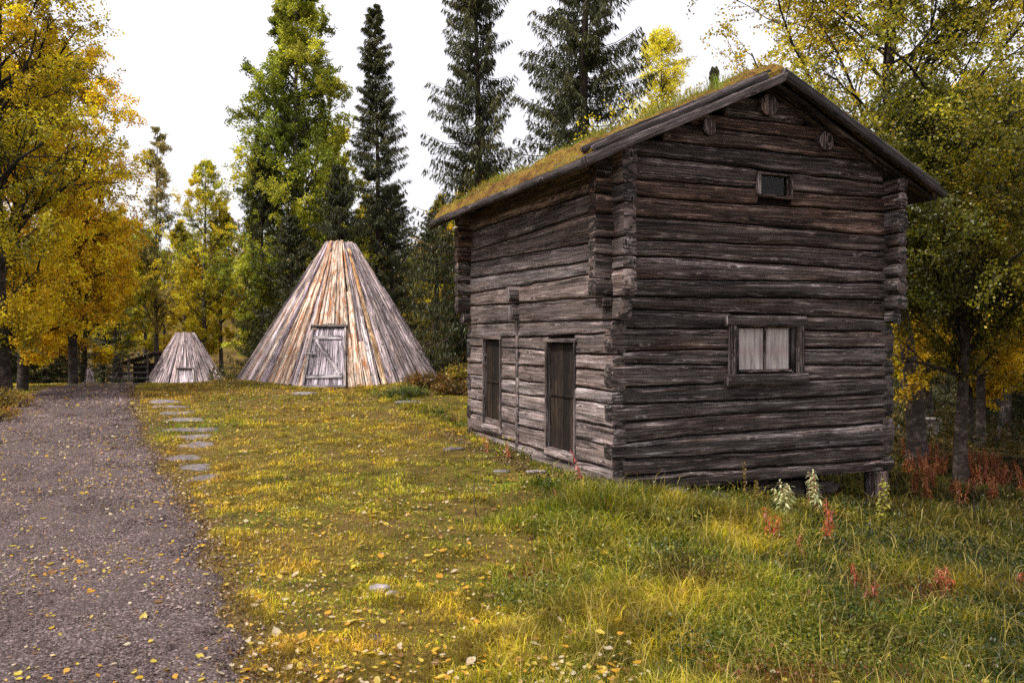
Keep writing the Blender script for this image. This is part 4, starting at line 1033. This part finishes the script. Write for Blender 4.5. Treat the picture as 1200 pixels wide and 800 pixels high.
mb.obj('ground_cover', 'grass', kind='stuff', label='low leafy herbs and berry shrubs among the long grass', category='ground cover')
# undergrowth below the woods (dark, dense)
mb = MB()
n = 26000; x = np.concatenate([r.uniform(3, 26, n), r.uniform(-30, 3, n)]); y = np.concatenate([r.uniform(20, 40, n), r.uniform(26, 46, n)])
ok = (path_in(x, y) < -.4) & ((x > 6)|(x < 3)) & (np.hypot(x-smc[0], y-smc[1]) > 3.2) & ~((x/y < -.37) & (x/y > -.49) & (y < 41)); x, y = x[ok], y[ok]; n = len(x)
pos = np.stack([x, y, gz(x, y)+r.uniform(0, .7, n)**1.5], -1)
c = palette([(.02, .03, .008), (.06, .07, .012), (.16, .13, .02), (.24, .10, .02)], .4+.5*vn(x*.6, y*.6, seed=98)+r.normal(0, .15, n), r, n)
c[x > 3] *= .5  # shade between the right-hand trunks painted into the leaf colour
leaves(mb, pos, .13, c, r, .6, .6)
mb.obj('undergrowth', 'leaf', kind='stuff', label='dense low shrubs on the floor of the wood', category='undergrowth')
# bilberry shrubs right of the large hut and other low bushes
def bush(loc, w_, h_, n, cols, label, ls=.035, name='low_bush'):
    rr = np.random.default_rng(int(abs(loc[0]*1000))+7); root = empty(name, loc, 0, label, 'bush')
    m = 60; a = rr.uniform(0, 2*PI, m); e = np.sqrt(rr.random(m))
    tip = np.stack([np.cos(a)*e*w_, np.sin(a)*e*w_*.7, h_*(1-.5*e**2)*rr.uniform(.6, 1.1, m)], -1)
    P = np.stack([tip*[.25, .25, 0], tip*[.6, .6, .55], tip], 1); P[:, 0, 2] = -.03
    mb = MB(); tubes(mb, P, np.array([.008, .006, .003])[None].repeat(m, 0), 4, (.5, .4, .35)); mb.obj('stems', 'birch_bark', root)
    k = rr.integers(0, m, n); f = rr.uniform(.35, 1.05, (n, 1)); pos = P[k, 1]*(1-f)+P[k, 2]*f+rr.normal(0, .05, (n, 3)); pos[:, 2] = np.maximum(pos[:, 2], .0)
    mb = MB(); leaves(mb, pos, ls, palette(cols, .5+.4*vn(pos[:, 0]*4, pos[:, 1]*4, pos[:, 2]*4)+rr.normal(0, .25, n), rr, n), rr, .5)
    mb.obj('foliage', 'leaf', root); return root
RB = [(.05, .045, .01), (.13, .08, .015), (.26, .12, .02), (.42, .24, .03)]
bush(onground(502, 18.6), .6, .36, 1700, RB, 'reddish brown bush at the right foot of the large hut', .045)
bush(onground(532, 17.5), .5, .32, 1200, RB, 'rusty bush between large hut and storehouse corner', .045)
bush(onground(478, 17.2), .55, .2, 1200, [(.05, .08, .01), (.10, .14, .02), (.18, .2, .03)], 'flat green cushion of shrub before the right side of the large hut', .04)
bush(onground(540, 19.5), .4, .45, 900, [(.16, .14, .02), (.4, .3, .03), (.5, .3, .03)], 'yellow leaved bush beside the back corner of the storehouse', .05)
bush(onground(-18, 13.5), .7, .32, 1300, [(.15, .12, .02), (.3, .2, .03), (.42, .2, .04)], 'orange tinged bush on the bank left of the path', .04)
bush(onground(8, 15.5), .6, .4, 1500, [(.15, .12, .02), (.3, .2, .03), (.42, .2, .04)], 'yellow brown bush under the olive birch', .04)

# ---------------------------------------------------------------- single plants
def plant(name, px, py, h_, nl, ll, cols, label, cat='plant', lean=(0, 0), stemc=(.5, .2, .15), whorl=.18, nst=1, asp=.3, bare=.25, group=None, loc=None):
    loc = loc or ground_at(px, py); rr = np.random.default_rng(int(px*7+py)); root = empty(name, loc, rr.uniform(0, 6)*0, label, cat, group)
    ms, ml = MB(), MB()
    for s_ in range(nst):
        n = 8; t = np.linspace(0, 1, n); a = rr.uniform(0, 6.28); sp = (0 if nst == 1 else rr.uniform(.05, .3)*h_)
        hh = h_*rr.uniform(.75, 1.05)
        P = np.stack([lean[0]*t**1.4+math.cos(a)*sp*t+.02*vn(t*3, s_+px, 0*t), lean[1]*t**1.4+math.sin(a)*sp*t, hh*t-.02], -1)
        tubes(ms, P[None], (.0045*(1-t)+.0018)[None], 5, stemc)
        k = np.arange(nl); f = bare+(1-bare)*(k+.5)/nl
        pos = np.stack([np.interp(f, t, P[:, j]) for j in range(3)], -1)
        az = k*2.4+rr.normal(0, .3, nl); ln = ll*rr.uniform(.6, 1.15, nl)*(1.1-.6*f)
        el = rr.normal(.15, .35, nl)
        d = np.stack([np.cos(az)*np.cos(el), np.sin(az)*np.cos(el), np.sin(el)], -1)
        sd_ = np.stack([-np.sin(az), np.cos(az), 0*az], -1)
        V = np.stack([pos, pos+d*ln[:, None]*.45+sd_*(ln*asp*.5)[:, None], pos+d*ln[:, None]-[0, 0, .012], pos+d*ln[:, None]*.45-sd_*(ln*asp*.5)[:, None]], 1)
        V[:, 2, 2] -= ln*.25
        ml.add(V, np.arange(nl*4).reshape(-1, 4), np.repeat(palette(cols, rr.uniform(0, 1, nl), rr, nl), 4, 0))
    ms.obj('stem', 'pebble', root); ml.obj('leaves', 'leaf', root); return root
RED = [(.35, .04, .02), (.50, .07, .03), (.60, .16, .06)]
plant('red_fireweed', 684, 572, .42, 34, .075, [(.45, .05, .05), (.6, .08, .09), (.7, .2, .2)], 'crimson fireweed leaning against the side wall under the wider door', lean=(-.12, -.0), group=None)
plant('red_fireweed', 650, 592, .2, 12, .08, [(.4, .05, .05), (.6, .12, .12)], 'small crimson plant in the grass left of the storehouse corner')
plant('red_fireweed', 571, 532, .28, 26, .07, [(.35, .08, .03), (.5, .14, .05)], 'rusty plant beside the sill under the narrow door', nst=2)
plant('red_fireweed', 596, 538, .24, 24, .07, [(.40, .09, .03), (.5, .16, .05)], 'rusty plant between the two doors at the sill', nst=2)
plant('red_fireweed', 905, 640, .33, 34, .10, RED, 'bright red fireweed before the curtained window, left of the pale willow', nst=2)
plant('red_fireweed', 968, 640, .42, 36, .10, RED, 'tall red fireweed right of the pale willows', nst=2)
plant('red_fireweed', 936, 655, .26, 30, .07, [(.25, .04, .02), (.35, .08, .03)], 'dull dark red fireweed in front of the two willows', nst=2)
plant('red_fireweed', 1000, 692, .26, 30, .07, RED, 'red fireweed midway between the sapling and the picture bottom', nst=1)
plant('red_fireweed', 1024, 722, .24, 34, .08, [(.22, .05, .02), (.38, .10, .04)], 'brownish red fireweed low in the long grass', nst=3)
plant('red_fireweed', 1108, 705, .24, 50, .09, [(.32, .05, .02), (.45, .09, .04), (.5, .2, .1)], 'wide rust red clump in the dark grass below the lichen-covered birch', nst=4)
plant('red_fireweed', 1196, 700, .22, 30, .08, RED, 'red tuft at the far right of the meadow', nst=2)
plant('red_fireweed', 945, 716, .16, 26, .07, [(.15, .04, .02), (.25, .06, .03)], 'small maroon plant in the long grass', nst=3)
plant('red_fireweed', 1006, 560, .30, 20, .06, [(.25, .03, .03), (.35, .05, .04)], 'dark red plant in the shadow under the gable', nst=1, loc=onground(948, 9.3))
WIL = [(.45, .50, .24), (.66, .68, .38), (.80, .78, .48)]
plant('willow_sapling', 920, 606, .42, 42, .12, WIL, 'pale silvery willow sapling left of its twin under the gable', 'sapling', nst=5, asp=.28, bare=.2)
plant('willow_sapling', 958, 603, .50, 42, .12, WIL, 'taller pale silvery willow sapling under the gable', 'sapling', nst=4, asp=.28, bare=.2)
YL = [(.40, .38, .06), (.55, .48, .08), (.30, .34, .05)]
plant('birch_sapling', 1030, 618, .62, 26, .09, YL, 'thin sapling with round yellow leaves before the foundation post', 'sapling', asp=.85, nst=2, stemc=(.12, .08, .06), lean=(.02, 0))
plant('birch_sapling', 873, 592, .52, 24, .06, [(.30, .22, .03), (.42, .3, .04)], 'slim sapling with small golden leaves against the gable wall', 'sapling', asp=.7, stemc=(.12, .08, .06))
plant('birch_sapling', 886, 596, .36, 26, .06, [(.28, .20, .03), (.4, .28, .04)], 'shorter golden leaved sapling beside the slim one', 'sapling', asp=.7, stemc=(.12, .08, .06), nst=2)
plant('yellow_herb', 418, 668, .12, 12, .07, [(.55, .50, .05), (.7, .55, .06), (.45, .5, .05)], 'lemon yellow leafy herb in the lawn above the grey rock', asp=.8, nst=2)
plant('dry_stalk', 557, 606, .42, 9, .03, [(.06, .04, .03), (.09, .06, .04)], 'single thin black stalk standing in the lawn left of the storehouse', stemc=(.05, .035, .03))
plant('dry_stalk', 1077, 722, .40, 14, .035, [(.05, .035, .03), (.08, .05, .04)], 'dark seed stalk upright in the long grass', stemc=(.04, .03, .03))
plant('dry_stalk', 1142, 612, .55, 16, .05, [(.04, .03, .02), (.08, .04, .03)], 'dark bare stalk before the lichen-covered birch', stemc=(.04, .03, .03))
rr = np.random.default_rng(33)
for k in range(48):
    px = rr.uniform(1058, 1215); Y = rr.uniform(10.8, 17)
    plant('red_shrub', px+k, Y*31, rr.uniform(.3, .55), 34, .09, [(.14, .035, .012), (.28, .075, .02), (.36, .16, .03)], 'rusty red shrub among the birch trunks right of the storehouse', 'plant', nst=3, group='red shrubs under the birches', loc=onground(px, Y), asp=.4)

# ---------------------------------------------------------------- stones
ORD = ['nearest', 'second', 'third', 'fourth', 'fifth', 'sixth, widest', 'seventh', 'eighth', 'ninth', 'last and smallest']
for k, ((a, b, w_, h_), (sx_, sy_, sz_)) in enumerate(zip(STONES, stone_pos)):
    rr = np.random.default_rng(k+300); hw = w_/960*sy_/2*.98; hd = min(.19, max(.10, h_/960*sy_*sy_/1.5/2))
    n = 11; th = np.linspace(0, 2*PI, n, endpoint=False)+rr.uniform(-.16, .16, n); rad = .95+.3*vn(np.cos(th)*1.9+k*4, np.sin(th)*1.9, 0*th, seed=101)+.09*rr.normal(size=n)
    rings = []
    for f, dz in ((1.0, -.04), (1.0, .004), (.95, .013), (.5, .018), (.02, .016)):
        x = np.cos(th)*rad*hw*f; y = np.sin(th)*rad*hd*f; rings.append(np.stack([x, y, dz+.008*vn(x*5+k, y*5, 0*x)+(gz(sx_+x, sy_+y)-sz_)], -1))
    mb = MB(); s_ = rr.uniform(.5, .75); mb.add(np.stack(rings), grid_faces(5, n, True), (s_*1.05, s_, s_*1.0))
    o = mb.obj('stepping_stone', 'stone', label='%s flat grey stepping stone beside the gravel path, counted from this end' % ORD[k], category='stone', group='stepping stones')
    o.location = (sx_, sy_, sz_)
def rk(px, py, w_, h_, d_, seed, label, c=(1, 1, 1), fl=.7):
    x, y, z = ground_at(px, py); mb = MB(); rock(mb, 0, 0, 0, w_, d_, h_, seed, c, fl, 12)
    o = mb.obj('rock', 'stone', smooth=True, label=label, category='rock'); o.location = (x, y, z+h_*.25)
rk(445, 692, .075, .030, .05, 1, 'pale lavender grey rock poking out of the lawn among fallen leaves', (1.1, 1.08, 1.2))
rk(460, 697, .045, .02, .035, 2, 'small grey rock touching the pale lavender one', (1., 1., 1.12))
rk(588, 553, .10, .02, .07, 3, 'flat slab lying in the grass before the sill log', (.8,)*3)
rk(628, 553, .12, .02, .06, 4, 'thin pale slab next to the storehouse sill', (1.1,)*3)
rk(478, 473, .3, .05, .15, 5, 'flat grey rock in the grass right of the large hut door', (.6,)*3)
rk(532, 527, .16, .03, .12, 6, 'low dark slab beyond the far end of the sill', (.5, .46, .42))
rk(357, 462, .28, .045, .16, 7, 'flat stone lying as a doorstep before the large hut', (.9,)*3)
rk(438, 748, .05, .012, .05, 8, 'dark wet stone in a bare hollow of the lawn', (.3, .28, .25))

# pebbles and chips on the path (uncountable)
r = np.random.default_rng(44); n = 120000
Y = 2.4*(20/2.4)**r.uniform(0, 1, n); X = path_r(Y)-r.uniform(-.14, 1, n)**1.0*np.minimum(path_w(Y), .66*Y+1.5+path_r(Y)+.8)
p = path_in(X, Y); ok = (p > 0) | (r.random(n) < .25); X, Y, p = X[ok], Y[ok], p[ok]; n = len(X)
edge_b = (p < .55) & (X > path_r(Y)-1.0)
sz = r.uniform(.003, .0068, n)*(1+1.1*(r.random(n) < .05))*(1+.35*(Y/4-1))*np.where(edge_b & (r.random(n) < .2), 1.6, 1)
base = np.array([[1, 0, 0], [0, 1, 0], [-1, 0, 0], [0, -1, 0], [0, 0, .6], [0, 0, -.5]])
F = np.array([[0, 1, 4], [1, 2, 4], [2, 3, 4], [3, 0, 4], [1, 0, 5], [2, 1, 5], [3, 2, 5], [0, 3, 5]])
V = base[None]*sz[:, None, None]*r.uniform(.5, 1.3, (n, 6, 1)); a = r.uniform(0, 2*PI, n); ca, sa = np.cos(a)[:, None], np.sin(a)[:, None]
V = np.stack([V[..., 0]*ca-V[..., 1]*sa, V[..., 0]*sa+V[..., 1]*ca, V[..., 2]], -1)+np.stack([X, Y, surf(X, Y)+sz*.2], -1)[:, None]
b = r.uniform(0, 1, n)**2.2; c = np.stack([.05+.27*b, .037+.215*b, .034+.205*b], -1)*(.62+.5*S(.5+vn(X*1.3, Y*1.3, seed=120)))[:, None]*[1.12, 1.03, 1.04]
mb = MB(); mb.add(V, (F[None]+(np.arange(n)*6)[:, None, None]).reshape(-1, 3), np.repeat(c, 6, 0))
mb.obj('gravel_chips', 'pebble', kind='stuff', label='loose grey brown gravel chips on the path', category='gravel')

# ---------------------------------------------------------------- fallen birch leaves
LC = {'lemon yellow': (.80, .62, .10), 'orange': (.80, .42, .04), 'pale cream': (.80, .66, .45), 'golden yellow': (.82, .52, .04), 'brown': (.34, .17, .06)}
leaf_me = {}
def leaf_shape(mb, c, sd_):
    rr = np.random.default_rng(sd_); n = 14; t = np.linspace(0, 2*PI, n, endpoint=False)
    x = .5*np.cos(t)*(1+.05*rr.normal(size=n)); y = .42*np.sin(t)*(1-.25*np.cos(t)); x = np.where(np.abs(t-0) < .1, .66, x)
    cup = rr.uniform(.1, .45); z = cup*(y**2)*1.6+cup*.6*x**2+.02*rr.normal(size=n)+.06*x*rr.normal()
    inner = np.stack([x*.5, y*.5, z*.3], -1); outer = np.stack([x, y, z], -1)
    v = np.concatenate([outer, inner, [[0, 0, 0]]]); j = np.arange(n); j2 = (j+1) % n
    st = np.array([[-.48, .012, .05], [-.48, -.012, .05], [-.85, -.01, .12], [-.85, .01, .12]])
    cc = np.array(c)*rr.uniform(.85, 1.05); cv = np.concatenate([np.tile(cc*rr.uniform(.75, 1), (n, 1)), np.tile(cc, (n+1, 1))])
    mb.add(v, [np.stack([j, j2, j2+n, j+n], -1), np.stack([j+n, j2+n, np.full(n, 2*n)], -1)], cv); mb.add(st, np.array([[0, 1, 2, 3]]), cc*.7)
for name, c in LC.items():
    for k in range(4):
        mb = MB(); leaf_shape(mb, c, k*11+len(name)); leaf_me[(name, k)] = mb.mesh('fallen_leaf', 'leaf', True)
r = np.random.default_rng(55); n = 30000
x, y = lit_area(r, n, 3.0, 30, .8)
dens = 1.0*np.where(x < .3+.08*y, 1, .16); dens = np.where(path_in(x, y) > 0, .55+.45*S((y-5)/6), dens)
dens *= (.3+1.1*S(vn(x*.9, y*.9, seed=111)+.5))*np.where(y < 5, .6, 1)
dens *= np.where((path_in(x, y) < .1) & (path_in(x, y) > -2.2) & (y < 8), 1.3, 1)
s_, t_ = house_local(x, y)
ok = (r.random(n) < dens) & ~blocked(x, y, .05) & ~((s_ > -.1) & (t_ > -.1) & (s_ < GW+.2))
x, y = x[ok], y[ok]; n = len(x); z = surf(x, y)+np.where(path_in(x, y) > 0, .006, .018)+tallness(x, y)*.05
size = r.uniform(.013, .028, n); size[r.random(n) < .10] *= 1.7; size *= 1+.35*S((y-6)/10)
names = list(LC); pc = np.where(path_in(x, y) > 0, 0, 1)
ci = r.choice(5, n, p=[.22, .17, .25, .18, .18])
appar = size/y; inview = (np.abs(x)/y < .62)&(y > 3.75); order = np.argsort(-(appar*inview))
for k in order[:296]:
    nm = names[ci[k]]; me = leaf_me[(nm, int(r.integers(4)))]
    o = link('fallen_leaf', me); o.location = (x[k], y[k], z[k]); s_ = float(size[k])*1.25; o.scale = (s_, s_, s_)
    o.rotation_euler = (r.normal(0, .25), r.normal(0, .25), r.uniform(0, 6.28))
    wh = 'gravel path' if pc[k] == 0 else ('long grass' if tallness(x[k:k+1], y[k:k+1])[0] > .5 else 'short lawn')
    o['label'] = '%s fallen birch leaf lying on the %s' % (nm, wh); o['category'] = 'leaf'; o['group'] = '%s leaves on the %s' % (nm, wh)
rest = order[296:]; mb = MB(); m = len(rest)
pos = np.stack([x[rest], y[rest], z[rest]], -1); a = r.uniform(0, 2*PI, m); sz = size[rest]*(1+.25*S((pos[:, 1]-8)/10))
d = np.stack([np.cos(a), np.sin(a), r.normal(0, .2, m)], -1); s_ = np.stack([-np.sin(a), np.cos(a), r.normal(0, .3, m)], -1)
q = np.array([(.5, 0), (.25, .38), (-.3, .36), (-.5, 0), (-.3, -.36), (.25, -.38)])
V = pos[:, None]+sz[:, None, None]*(d[:, None]*q[None, :, :1]+s_[:, None]*q[None, :, 1:])
V[:, 2:4, 2] += (sz*.2)[:, None]
cc = np.array([LC[k] for k in names])[ci[rest]]*r.uniform(.7, 1.05, (m, 1))
mb.add(V, np.arange(m*6).reshape(-1, 6), np.repeat(cc, 6, 0))
mb.obj('fallen_leaves', 'leaf', kind='stuff', label='yellow birch leaves strewn over lawn and path', category='leaves')

# ---------------------------------------------------------------- small structures
Y0 = 39.5; lx, ly = (150-600)/960*Y0, Y0; lz = float(gz(lx, ly))
sh = empty('lean_to', (lx, ly, lz), 0, 'small dark lean-to of rough poles with slanting roof left of the small hut', 'lean-to')
for (x, y, h_) in ((-.35, 0, 1.25), (.95, 0, 1.65), (-.35, 1.4, 1.25), (.95, 1.4, 1.65), (.05, -.05, 1.3)):
    mb = MB(); beam(mb, (x, y, -.2), (x, y, h_), (0, 1, 0), .10, .10, (.3 if y < 0 else .12,)*3, K=8, nseg=6, power=.9); mb.obj('post', 'plank', sh, True)
mb = MB()
for k in range(9): beam(mb, (-.55, -.2+k*.22, 1.18), (1.25, -.2+k*.22, 1.78), (0, 0, 1), .05, .15, (.3 if k == 0 else .15, .27 if k == 0 else .14, .13), K=8, nseg=6, power=.6)
mb.obj('roof', 'plank', sh, True)
for k in range(4):
    mb = MB(); beam(mb, (-.4, -.06, .25+k*.27), (1., -.06, .25+k*.27), (0, 0, 1), .07, .05, (.13,)*3, K=8, nseg=6); mb.obj('rail', 'plank', sh, True)
mb = MB(); beam(mb, (-.75, -.3, -.1), (-.3, -.05, 1.2), (0, 1, 0), .07, .07, (.25,)*3, K=8, nseg=6); mb.obj('prop', 'plank', sh, True)
mb = MB(); bx(mb, -.3, .9, 1.35, 1.38, 0, 1.2, (.08,)*3, True); mb.obj('back_wall', 'plank', sh)
x, y, z = onground(105, 24.5); z = 1.6-66*24.5/960
st = MB(); r2 = np.random.default_rng(2)
n = 14; th = np.linspace(0, 2*PI, n, endpoint=False); rg = []
for f, zz in ((1.5, -.4), (1.15, 0), (.9, .12), (.75, .3), (.6, .42)):
    rad = .15*f*(1+.18*np.cos(th*3+zz*3)); rg.append(np.stack([np.cos(th)*rad, np.sin(th)*rad, zz+(.06*r2.normal(size=n) if zz > .4 else 0*th)], -1))
rg.append(np.stack([np.cos(th)*.02, np.sin(th)*.02, 0*th+.36], -1))
P = np.stack(rg); st.add(P, grid_faces(6, n, True), (1.5, 1.4, 1.4), np.stack(np.broadcast_arrays(P[..., 2], th[None]*.15), -1))
o = st.obj('tree_stump', 'plank', smooth=True, label='pale grey broken stump where the path drops out of sight', category='stump'); o.location = (x, y, float(gz(x, y)))
x, y, z = onground(1089, 24.5)
pf = empty('plank_box', (x, y, z), .2, 'low grey plank box standing in grass between two birch trunks', 'box')
for (nm, a) in (('front', (-.24, .24, -.2, -.17)), ('back', (-.24, .24, .17, .2)), ('side', (-.24, -.21, -.165, .165)), ('side', (.21, .24, -.165, .165))):
    mb = MB(); x0, x1, y0, y1 = a; nn_ = 4
    for k in range(nn_):
        if x1-x0 > .1: bx(mb, x0+(x1-x0)*k/nn_+.003, x0+(x1-x0)*(k+1)/nn_-.003, y0, y1, -.05, .42+.015*(k % 2), (.6+.15*(k % 2),)*3, True)
        else: bx(mb, x0, x1, y0+(y1-y0)*k/nn_+.003, y0+(y1-y0)*(k+1)/nn_-.003, -.05, .42, (.6,)*3, True)
    mb.obj(nm+'_panel', 'plank', pf)
mb = MB(); bx(mb, -.27, -.02, -.23, .22, .445, .475, (1.6,)*3); bx(mb, .02, .27, -.23, .22, .445, .47, (1.3,)*3); mb.obj('lid', 'plank', pf)
